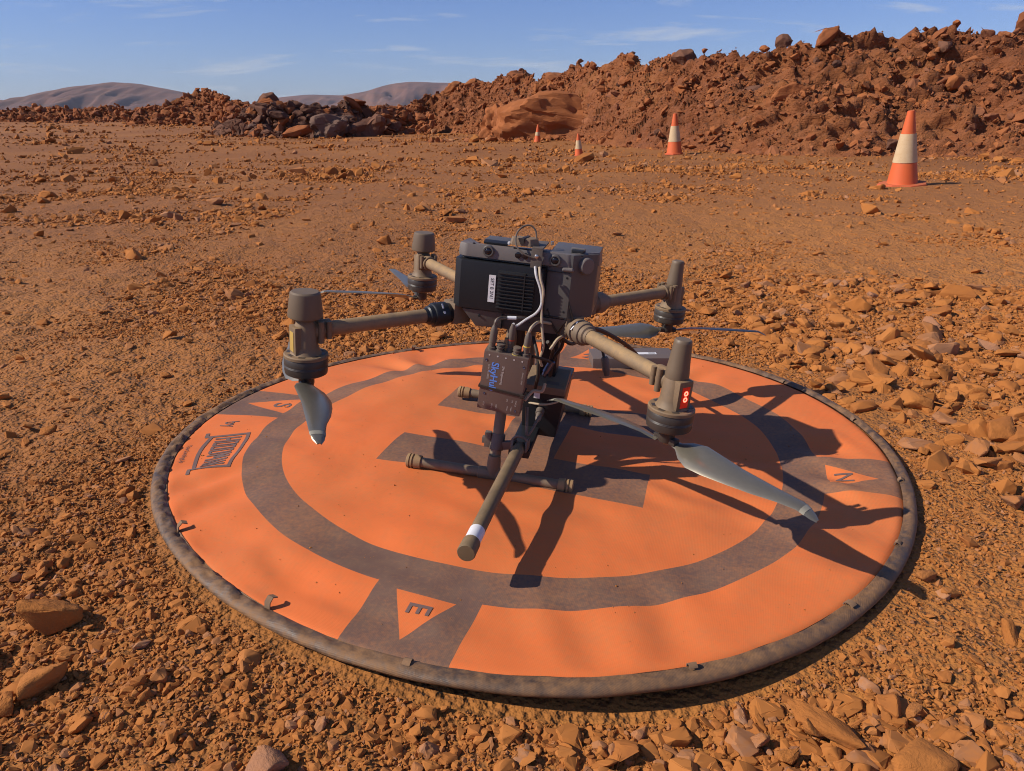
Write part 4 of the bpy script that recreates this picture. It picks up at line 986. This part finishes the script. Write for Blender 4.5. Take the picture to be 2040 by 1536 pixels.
# gps puck, bracket and its cable loop on the deck
br = MB().box((0.0435, -0.1375, 0.186), (0.020, 0.003, 0.034), None, 0.0006).box((0.0435, -0.100, 0.2035), (0.020, 0.078, 0.003), None, 0.0006).build('bracket', 'cableg', drone)
MB().lathe((0.0435, -0.1388, 0.190), (0, -1, 0), [(0, 0.0038), (0.002, 0.0036), (0.003, 0.002)], 14).build('bracket_screw', 'steel', br)
MB().lathe((0.062, -0.085, 0.204), (0, 0, 1), [(0, 0.003), (0.006, 0.003), (0.0065, 0.001)], 12).build('deck_bolt', 'steel', br)
gp = MB().prism([(x, y, 0.2035) for x, y in ((-0.006, -0.128), (0.030, -0.132), (0.044, -0.115), (0.038, -0.098), (0.0, -0.096), (-0.012, -0.112))], [(x, y, 0.2165) for x, y in ((-0.003, -0.126), (0.028, -0.129), (0.040, -0.114), (0.035, -0.1), (0.002, -0.099), (-0.008, -0.111))], 0.0015).build('gps_puck', 'joint', drone)
MB().box((0.017, -0.1140, 0.2130), (0.006, 0.0385, 0.0095), Euler((0, R(0), R(-8)))).build('strap', 'cableb', gp)
MB().tube([(0.040, -0.139, 0.186), (0.022, -0.142, 0.192), (0.006, -0.139, 0.204), (0.002, -0.128, 0.222), (0.010, -0.115, 0.235), (0.024, -0.110, 0.238), (0.034, -0.110, 0.228), (0.036, -0.112, 0.214)], 0.0016).build('cable', 'cableg', drone)

# arms, motors, rotors, antennas
def arm_dir(sx, sy): return Vector((sx * 0.306, sy * 0.327, 0))
ROOTS = {(-1, -1): (-0.106, -0.105, 0.060), (1, -1): (0.112, -0.098, 0.060), (-1, 1): (-0.10, 0.085, 0.060), (1, 1): (0.122, 0.075, 0.060)}
BL = {(-1, -1): ((-60, 0.262, 0.012, -0.030), (122, 0.262, 0.0, -0.038)), (1, -1): ((-38, 0.262, -0.006, -0.042), (143, 0.262, -0.012, -0.043)),
      (-1, 1): ((-163, 0.262, 0.004, -0.038), (126, 0.262, 0.016, -0.036)), (1, 1): ((-150, 0.262, 0.0, -0.038), (23, 0.262, 0.0, -0.038))}
def blade_parts(parent, hub, ang, ln, rise, z, ch=1):
    st = [(0.00, 0.016, 8), (0.05, 0.020, 14), (0.11, 0.042, 24), (0.20, 0.058, 22), (0.32, 0.056, 18), (0.48, 0.048, 14), (0.64, 0.040, 11), (0.78, 0.029, 10), (0.885, 0.0245, 9), (0.93, 0.022, 8), (0.97, 0.0165, 8), (1.0, 0.007, 8)]
    a = R(ang); e = Vector((math.cos(a), math.sin(a), 0)); tn = Vector((-e.y, e.x, 0)) * ch; zz = Vector((0, 0, 1)); base = Vector((hub[0], hub[1], z))
    def sect(s, c, tw, th=1.0):
        o = base + e * (0.012 + s * (ln - 0.012)) + zz * (rise * s + (-0.010 * max(0, (s - 0.88) / 0.12) ** 1.4)) + tn * (-0.010 * math.sin(PI * min(1, s * 1.2)) + 0.004)
        t = R(tw); d = tn * math.cos(t) + zz * math.sin(t); nn = zz * math.cos(t) - tn * math.sin(t)
        out = []
        for u, h in ((-0.5, 0), (-0.36, 0.055), (-0.1, 0.075), (0.2, 0.055), (0.42, 0.02), (0.5, 0), (0.42, -0.008), (0.2, 0.012), (-0.1, 0.02), (-0.36, 0.0)):
            out.append(o + d * (u * c) + nn * (h * c * 1.1 * th + (0.0007 if h > 0.015 else -0.0007)))
        return out
    def loft(sts, name, mat, par, th=1.0):
        rows = [sect(*q, th) for q in sts]; n = len(rows[0]); vs = [p_ for r_ in rows for p_ in r_]
        fs = [(i * n + k_, i * n + (k_ + 1) % n, (i + 1) * n + (k_ + 1) % n, (i + 1) * n + k_) for i in range(len(rows) - 1) for k_ in range(n)]
        fs += [tuple(range(n)), tuple((len(rows) - 1) * n + k_ for k_ in range(n))[::-1]]
        return MB().add(vs, fs).build(name, mat, par, 50)
    bl = loft(st, 'blade', 'blade', parent)
    return loft, bl, st
for (sx, sy), root in ROOTS.items():
    mx_, my_ = sx * 0.306, sy * 0.327
    p0, p1 = Vector(root), Vector((mx_, my_, 0.056)); d = (p1 - p0).normalized(); L_ = (p1 - p0).length
    arm = MB().cyl(p0 + d * 0.045, p1 - d * 0.022, 0.0128, None, 28).build('arm', 'arm', drone)
    MB().lathe(p0 + d * 0.010, d, [(0, 0.017), (0.002, 0.019), (0.012, 0.0195), (0.014, 0.021), (0.016, 0.0225), (0.040, 0.0225), (0.043, 0.021), (0.044, 0.0185), (0.052, 0.0175), (0.054, 0.0145), (0.060, 0.0138)], 28).build('collar', 'joint' if sx > 0 else 'black', arm)
    for q in ((-0.010, 0.006), (0.0, -0.008), (0.010, 0.006)): MB().lathe(p0 + d * (q[0] - 0.002) + d.cross(Vector((0, 0, 1))) * q[1] + Vector((0, 0, 0.0215)), (0, 0, 1), [(0, 0.0022), (0.0010, 0.0022)], 10).build('screw', 'black', arm)
    MB().box(p0 + d * -0.002 + Vector((0, 0, 0.002)), (0.038, 0.040, 0.040), Matrix.Rotation(math.atan2(d.y, d.x), 3, 'Z'), 0.005).build('hinge_block', 'joint', arm)
    side = d.cross(Vector((0, 0, 1))).normalized()
    if sy < 0:
        vw = (Vector((0.05, -0.85, 0.45)) - d * Vector((0.05, -0.85, 0.45)).dot(d)).normalized()
        ax2 = d.cross(vw)
        for q, (w_, h_) in ((0.020, (0.007, 0.0035)), (0.033, (0.010, 0.0020))) if False else ((-0.006, (0.0045, 0.0045)), (0.007, (0.0022, 0.0095))):
            rot3 = Matrix((d, ax2, vw)).transposed()
            MB().box(p0 + d * 0.039 + vw * 0.0227 + ax2 * q, (0.0028 if w_ < 0.003 else 0.004, h_, 0.0006), rot3).build('mark', 'white', arm)
    # motor
    out = Vector((sx, sy * 1.07, 0)).normalized()
    mot = MB().lathe((mx_, my_, 0.013), (0, 0, -1), [(0, 0.0345), (0.003, 0.0365), (0.013, 0.0365), (0.0135, 0.0358), (0.015, 0.0365), (0.0155, 0.0358), (0.017, 0.0365), (0.0175, 0.0357), (0.024, 0.0362), (0.029, 0.0352), (0.032, 0.030)], 40).build('motor', 'can', drone)
    cv = MB().lathe((mx_, my_, 0.0125), (0, 0, 1), [(0, 0.0370), (0.0045, 0.0370), (0.006, 0.0355), (0.0062, 0.030)], 40)
    cv.build('motor_cover', 'housing', mot)
    for k_ in range(8):
        t_ = 2 * PI * k_ / 8 + 0.2
        MB().box((mx_ + 0.0275 * math.cos(t_), my_ + 0.0275 * math.sin(t_), 0.0186), (0.009, 0.011, 0.0008), Euler((0, 0, t_))).build('cover_hole', 'can', mot)
    hs = MB(); c0 = Vector((mx_, my_, 0))
    hs.lathe((mx_, my_, 0.0180), (0, 0, 1), [(0, 0.027), (0.004, 0.024), (0.014, 0.0205), (0.046, 0.0195), (0.052, 0.0165), (0.056, 0.0155)], 30)
    rotz = Matrix.Rotation(math.atan2(out.y, out.x), 3, 'Z')
    hs.box(c0 + out * 0.013 + Vector((0, 0, 0.043)), (0.022, 0.029, 0.048), rotz, 0.004)
    hs.lathe(p1 - d * 0.044, d, [(0, 0.0155), (0.001, 0.0168), (0.030, 0.0175), (0.034, 0.016)], 26)
    for q in (-0.0175, 0.0175):
        hs.cyl(p1 - d * 0.020 + side * q + Vector((0, 0, -0.018)), p1 - d * 0.020 + side * q + Vector((0, 0, 0.019)), 0.0052, None, 14)
        hs.cyl(p1 - d * 0.034 + side * q + Vector((0, 0, -0.012)), p1 - d * 0.034 + side * q + Vector((0, 0, 0.018)), 0.0046, None, 14)
    hou = hs.build('motor_housing', 'housing', drone)
    led = MB().box(c0 + out * 0.0240 + Vector((0, 0, 0.041)), (0.0016, 0.0155, 0.034), rotz, 0.0006).build('lamp_window', 'ledred' if (sx, sy) == (1, -1) else 'ledoff', hou)
    for q in (-0.005, 0.005):
        if (sx, sy) == (1, -1):
            t2 = Vector((-out.y, out.x, 0))
            vs, fs = [], []
            for a_ in range(16):
                for b_ in range(6):
                    A, B = 2 * PI * a_ / 16, 2 * PI * b_ / 6
                    rr_ = 0.0031 + 0.0011 * math.cos(B); vs.append(c0 + out * (0.0252 + 0.0009 * math.sin(B)) + t2 * (rr_ * math.cos(A)) + Vector((0, 0, 0.043 + q + rr_ * math.sin(A))))
                    fs.append((a_ * 6 + b_, ((a_ + 1) % 16) * 6 + b_, ((a_ + 1) % 16) * 6 + (b_ + 1) % 6, a_ * 6 + (b_ + 1) % 6))
            MB().add(vs, fs).build('light_ring', 'ledhot', hou)
    # antenna on top
    if sx < 0:
        an = MB().lathe((mx_, my_, 0.072), (0, 0, 1), [(0, 0.0150), (0.0085, 0.0150), (0.0088, 0.0265), (0.0105, 0.0288), (0.014, 0.0290), (0.0455, 0.0256), (0.0505, 0.0246), (0.053, 0.0218), (0.0535, 0.010)], 44).build('antenna_cap', 'cap', drone)
        if sy < 0: MB().box((mx_ - 0.0255, my_ - 0.0085, 0.097), (0.001, 0.008, 0.0065), Euler((0, 0, R(19)))).build('label', 'white', an)
    else:
        MB().lathe((mx_, my_, 0.072), (0.02, 0, 1), [(-0.006, 0.0185), (0.0, 0.0188), (0.010, 0.0178), (0.020, 0.0166), (0.050, 0.0142), (0.054, 0.0138), (0.0562, 0.0120), (0.057, 0.004)], 32).build('antenna', 'cap', drone)
    # rotor
    zr = BL[(sx, sy)][0][3]
    hub = MB().lathe((mx_, my_, -0.015), (0, 0, -1), [(0, 0.010), (0.006, 0.010), (0.008, 0.013), (0.020, 0.0135), (0.027, 0.012), (0.031, 0.006)], 22)
    for ang, *_ in BL[(sx, sy)]:
        a_ = R(ang); hub.box((mx_ + 0.011 * math.cos(a_), my_ + 0.011 * math.sin(a_), -0.038), (0.020, 0.014, 0.010), Euler((0, 0, a_)), 0.002)
    ro = hub.build('rotor', 'can', drone)
    for ang, ln, rise, z_ in BL[(sx, sy)]:
        loft, bl, st = blade_parts(ro, (mx_, my_), ang, ln, rise, z_, -sx * sy)
        loft([(0.905, 0.0242, 9), (0.935, 0.0224, 8)], 'tip_stripe', 'tipmark', ro, 1.25)

# landing gear
for sy in (-1, 1):
    y = sy * 0.194
    leg = MB().lathe((0.007, y, -0.205), Vector((0.0, -sy * 0.085, 0.255)), [(0, 0.0106), (0.262, 0.0106)], 24).build('leg', 'tubec', drone)
    MB().lathe((0.007, y, -0.222), (0, -sy * 0.02, 1), [(0.0, 0.0128), (0.028, 0.0128), (0.038, 0.0115), (0.040, 0.0112)], 24).build('tee_socket', 'tubec', leg)
    sk = MB().lathe((-0.150, y, -0.222), (1, 0, 0), [(0, 0.0098), (0.298, 0.0098)], 24).build('skid', 'tubec', drone)
    MB().lathe((-0.022, y, -0.222), (1, 0, 0), [(0, 0.0100), (0.002, 0.0122), (0.054, 0.0122), (0.058, 0.0100)], 24).build('tee_sleeve', 'tubec', sk)
    for x0, dx in ((-0.135, -1), (0.132, 1)):
        MB().lathe((x0, y, -0.222), (dx, 0, 0), [(0, 0.0105), (0.0005, 0.0127), (0.013, 0.0140), (0.0132, 0.0118), (0.0165, 0.0118), (0.0168, 0.0140), (0.0200, 0.0140), (0.0203, 0.0118), (0.0225, 0.0118), (0.0228, 0.0138), (0.0275, 0.0134), (0.0290, 0.010)], 26).build('end_cap', 'rubber', sk)
# clamp and folding probe
cl = MB().lathe((0.007, -0.1815, -0.176), Vector((0, 0.085, 0.255)), [(0, 0.0128), (0.001, 0.0138), (0.030, 0.0138), (0.031, 0.0128)], 24)
cl.box((-0.011, -0.178, -0.158), (0.012, 0.012, 0.030), None, 0.001).box((-0.018, -0.178, -0.160), (0.008, 0.010, 0.012), None, 0.001)
cl.box((0.030, -0.180, -0.163), (0.034, 0.010, 0.016), Euler((0, R(-12), 0)), 0.002)
clamp = cl.build('clamp', 'conn', drone)
for x in (0.040, 0.066): MB().box((x, -0.185, -0.155), (0.004, 0.040, 0.022), Euler((R(-12), 0, 0)), 0.0015).build('clevis_plate', 'conn', clamp)
MB().tube([(0.038, -0.198, -0.158), (0.040, -0.200, -0.140), (0.053, -0.201, -0.132), (0.066, -0.200, -0.140), (0.068, -0.198, -0.158)], 0.0026).build('clevis_bow', 'conn', clamp)
pa, pb = Vector((0.053, -0.180, -0.158)), Vector((0.0425, -0.556, -0.163)); pd_ = (pb - pa).normalized(); PL = (pb - pa).length
probe = MB().lathe(pa, pd_, [(0, 0.006), (0.012, 0.0115), (0.030, 0.0122), (PL - 0.026, 0.0118)], 10).build('probe', 'probe', drone, 50)
MB().lathe(pa + pd_ * (PL - 0.030), pd_, [(0, 0.0120), (0.0005, 0.0136), (0.027, 0.0140), (0.0295, 0.0128), (0.030, 0.004)], 32).build('end_cap', 'probe', probe)
MB().lathe(pa + pd_ * (PL - 0.062), pd_, [(0, 0.0118), (0.0, 0.0123), (0.030, 0.0122), (0.030, 0.0117)], 24).build('label', 'white', probe)

# logger box on the near leg
LBc = Vector((0.0115, -0.1865, -0.0335)); ta = R(4.4)
ba, bb, bc = Vector((math.cos(ta), 0, -math.sin(ta))), Vector((math.sin(ta), 0, math.cos(ta))), Vector((0, -1, 0))
tiltm = Matrix.Rotation(R(5), 3, ba); bb = tiltm @ bb; bc = tiltm @ bc
def lb(a, b_, c): return LBc + ba * a + bb * b_ + bc * c
LM = Matrix((ba, bb, bc)).transposed()
logger = MB().box(LBc, (0.081, 0.117, 0.030), LM, 0.0025).build('logger_box', 'box', drone); logger['label'] = 'brown grey electronics box with blue lettering'
def lt(s, size, a, b_, mat, bold=0.0): lettering(s, size, lambda u, v: lb(a + v, b_ - u, 0.01535), mat, logger, bold)
lt('SkyHub', 0.0185, -0.0175, 0.0105, 'blue', 0.022)
lt('SPH Engineering', 0.0056, -0.0020, 0.0165, 'print2', 0.01)
lt('Serial Nr. 00021', 0.0046, -0.0280, 0.0185, 'print2')
lt('Altimeter  GND', 0.0036, 0.0345, 0.019, 'print2')
lt('Power', 0.0036, 0.0160, -0.047, 'print2'); lt('Trigger', 0.0036, 0.0235, -0.046, 'print2'); lt('USB 1', 0.0038, -0.0050, -0.048, 'print2')
lt('USB 2', 0.0038, -0.0135, -0.048, 'print2'); lt('ETH', 0.0042, -0.0290, -0.047, 'print2'); lt('GPS', 0.0036, 0.0135, -0.030, 'print2'); lt('LTE', 0.0036, 0.0235, -0.030, 'print2'); lt('STATUS', 0.0036, 0.0300, -0.0335, 'print2')
for a, b_ in ((-0.0345, 0.041), (0.0345, 0.041), (-0.0300, -0.026), (0.0310, -0.049)): MB().lathe(lb(a, b_, 0.0148), bc, [(0, 0.0024), (0.0009, 0.0024), (0.0011, 0.0016), (0.0006, 0.001)], 14).build('screw', 'screw', logger)
for i, a in enumerate((-0.030, -0.015, 0.000, 0.015, 0.030)): MB().lathe(lb(a, 0.0515, 0.0150), bc, [(0, 0.0015), (0.0004, 0.0015)], 10).build('light_dot', 'print2', logger)
tie = MB()
for s_ in (1, -1): tie.box(lb(0, -0.0140, s_ * 0.0163), (0.0855, 0.0046, 0.0014), LM @ Matrix.Rotation(R(-2), 3, 'Z'), 0.0004)
for s_ in (1, -1): tie.box(lb(s_ * 0.0418, -0.0140 - s_ * 0.0015, 0), (0.0014, 0.0046, 0.034), LM, 0.0004)
tie.box(lb(0.0395, -0.0155, 0.0175), (0.0068, 0.0075, 0.0050), LM, 0.0008)
tie.build('cable_tie', 'cableb', logger)
def connector(a, c, ln, r_, ring=None, mat='conn'):
    p_ = lb(a, 0.058, c)
    o = MB().lathe(p_, bb, [(0, r_ * 1.12), (ln * .12, r_ * 1.12), (ln * .13, r_ * .85), (ln * .3, r_ * .85), (ln * .31, r_), (ln * .78, r_ * .96), (ln * .95, r_ * .62), (ln, r_ * .5)], 18).build('connector', mat, logger)
    if ring: MB().lathe(p_ + bb * ln * .40, bb, [(0, r_ * 1.03), (ln * .05, r_ * 1.03)], 18).build('connector_ring', ring, logger)
    return p_ + bb * ln
e1 = connector(-0.030, 0.002, 0.046, 0.0068); e3 = connector(0.001, -0.006, 0.052, 0.0062, 'red'); e5 = connector(0.032, 0.002, 0.046, 0.0064, 'yellow')
for a, ring in ((-0.0145, None), (0.0160, 'yellow')):
    p_ = lb(a, 0.058, 0.004); MB().lathe(p_, bb, [(0, 0.0078), (0.003, 0.0078), (0.003, 0.0056), (0.007, 0.0056), (0.007, 0.0075), (0.0095, 0.0075), (0.0098, 0.005), (0.012, 0.005), (0.0122, 0.0072), (0.0145, 0.0070), (0.015, 0.003)], 20).build('port_cap', 'conn', logger)
    if ring: MB().lathe(p_, bb, [(0.0, 0.0081), (0.0012, 0.0081)], 20).build('port_ring', ring, logger)
MB().lathe(lb(-0.006, 0.058, -0.008), bb, [(0, 0.0070), (0.012, 0.0070), (0.013, 0.005), (0.022, 0.005)], 18).build('port_cap', 'rubber', logger)
def cable(pts, r_, mat='cableb'): return MB().tube(pts, r_).build('cable', mat, drone)
cable([e1, e1 + Vector((0.003, 0.004, 0.010)), (0.003, -0.160, 0.077), (0.019, -0.155, 0.078), (0.036, -0.140, 0.075)], 0.0031, 'conn')
MB().lathe((0.004, -0.1605, 0.0775), (1, 0.2, 0.05), [(0, 0.0035), (0.016, 0.0035)], 14).build('label', 'white', drone)
cable([(0.043, -0.142, 0.172), (0.048, -0.152, 0.158), (0.058, -0.156, 0.137), (0.063, -0.158, 0.112), (0.056, -0.160, 0.094), (0.039, -0.163, 0.080), (0.022, -0.168, 0.066), e3], 0.0024, 'cablew')
cable([(0.051, -0.142, 0.172), (0.056, -0.155, 0.156), (0.064, -0.158, 0.134), (0.064, -0.158, 0.102), (0.068, -0.160, 0.070), (0.074, -0.160, 0.033), (0.070, -0.158, 0.008), (0.074, -0.150, -0.008)], 0.0024, 'cablet')
cable([e5, e5 + Vector((0.004, 0.004, 0.010)), (0.062, -0.155, 0.076), (0.080, -0.12, 0.066)], 0.0028, 'cablet')
cable([(0.100, -0.121, 0.135), (0.108, -0.124, 0.110), (0.117, -0.122, 0.085), (0.122, -0.115, 0.060), (0.11, -0.10, 0.035)], 0.0017, 'cableb')
cable([(0.072, -0.122, 0.09), (0.082, -0.122, 0.065), (0.092, -0.117, 0.048), (0.10, -0.11, 0.030)], 0.0017, 'cableb')
cable([(0.06, -0.185, 0.020), (0.080, -0.165, 0.010), (0.088, -0.150, 0.002)], 0.0028, 'cableb')
cable([(0.050, -0.165, -0.075), (0.062, -0.150, -0.060), (0.078, -0.145, -0.060), (0.082, -0.14, -0.045)], 0.0030, 'cablet')
cable([(0.076, -0.12, 0.030), (0.085, -0.10, 0.010), (0.080, -0.08, -0.02), (0.07, -0.06, -0.06)], 0.0036, 'cableb')
cable([(0.10, -0.09, 0.045), (0.10, -0.085, 0.015), (0.086, -0.08, -0.015), (0.082, -0.07, -0.055)], 0.0036, 'cableb')
cable([(0.095, -0.10, 0.04), (0.115, -0.08, 0.02), (0.13, -0.03, 0.012), (0.17, 0.04, 0.0)], 0.0034, 'cableb')
cable([(0.085, -0.14, 0.022), (0.095, -0.13, 0.040), (0.105, -0.115, 0.045)], 0.0030, 'cablet')
cable([(0.045, -0.10, 0.03), (0.06, -0.12, 0.0), (0.065, -0.125, -0.035), (0.06, -0.11, -0.07)], 0.0034, 'cableb')
cable([(0.055, -0.160, -0.09), (0.060, -0.178, -0.115), (0.063, -0.184, -0.135), (0.070, -0.176, -0.128), (0.078, -0.150, -0.110)], 0.0028, 'conn')
cable([(0.122, -0.06, 0.060), (0.140, 0.0, 0.035), (0.172, 0.08, 0.005), (0.222, 0.20, -0.055), (0.27, 0.33, -0.135), (0.30, 0.43, -0.178)], 0.0048, 'cableb')
hc = cable([(0.15, 0.06, 0.01), (0.165, 0.10, -0.03), (0.178, 0.10, -0.065)], 0.0032, 'cableb')
MB().lathe((0.176, 0.10, -0.055), (0.25, 0, -1), [(0, 0.006), (0.004, 0.0085), (0.030, 0.0085), (0.036, 0.007), (0.042, 0.006)], 16).build('hanging_plug', 'conn', drone)
MB().lathe((0.085, -0.085, -0.018), (-0.45, 0.0, -1), [(0, 0.0065), (0.026, 0.0068), (0.027, 0.005), (0.034, 0.0045)], 16).build('connector', 'screw', drone)
# sensor payload slung under the body
pl_ = MB().prism([(0.034, -0.062, -0.188), (0.104, -0.062, -0.188), (0.104, 0.085, -0.188), (0.034, 0.085, -0.188)], [(0.030, -0.070, -0.085), (0.116, -0.070, -0.085), (0.116, 0.09, -0.085), (0.030, 0.09, -0.085)], 0.004)
payload = pl_.build('sensor_payload', 'black', drone); payload['label'] = 'black sensor box slung under the drone'
MB().box((0.074, -0.028, -0.079), (0.082, 0.095, 0.016), Euler((R(6), 0, 0)), 0.003).build('payload_lid', 'joint', payload)
MB().box((0.090, -0.010, -0.0715), (0.022, 0.030, 0.0008), Euler((R(6), 0, 0))).build('label', 'white', payload)
MB().box((0.088, -0.062, -0.0765), (0.026, 0.022, 0.004), Euler((R(18), 0, 0)), 0.001).build('vent_panel', 'conn', payload)
MB().box((0.060, -0.0715, -0.098), (0.012, 0.001, 0.012)).build('tag', 'white', payload)
MB().lathe((0.070, -0.070, -0.128), (0.0, -1, -0.45), [(0, 0.0085), (0.012, 0.0085), (0.013, 0.0065), (0.026, 0.006), (0.030, 0.0045)], 18).build('connector', 'conn', payload)
MB().tube([(0.045, -0.066, -0.118), (0.080, -0.078, -0.112), (0.112, -0.06, -0.105)], 0.0022).build('strap_cord', 'cablet', payload)
MB().box((0.070, 0.0, -0.030), (0.035, 0.05, 0.098), None, 0.003).build('payload_post', 'black', payload)
MB().box((0.050, 0.0, -0.178), (0.040, 0.36, 0.016), None, 0.002).build('cross_rail', 'black', payload)

# flat equipment case lying at the far edge of the pad
case = tag(empty('equipment_case', (0.292, 0.533, float(fab(0.292, 0.533)) - 0.001), (0, 0, R(1.5))), 'flat grey brown equipment case with white label behind the drone', 'case')
M['case'] = dusty('case_plastic', (0.125, 0.095, 0.085), 0.3, 0.5, (0.19, 0.13, 0.09), 14)
MB().box((0, 0, 0.019), (0.232, 0.098, 0.030), None, 0.003).build('case_body', 'case', case)
MB().box((0.114, 0, 0.026), (0.012, 0.075, 0.010), None, 0.002).build('latch', 'black', case)
lb_ = MB().box((0.032, -0.005, 0.0345), (0.072, 0.018, 0.0008)).build('label', 'white', case)
MB().box((0.055, -0.005, 0.0352), (0.018, 0.006, 0.0006)).build('label_print', 'ink', case)
for x in (-0.08, 0.08): MB().lathe((x, 0, 0.004), (0, 0, -1), [(0, 0.008), (0.008, 0.008)], 12).build('foot', 'black', case)
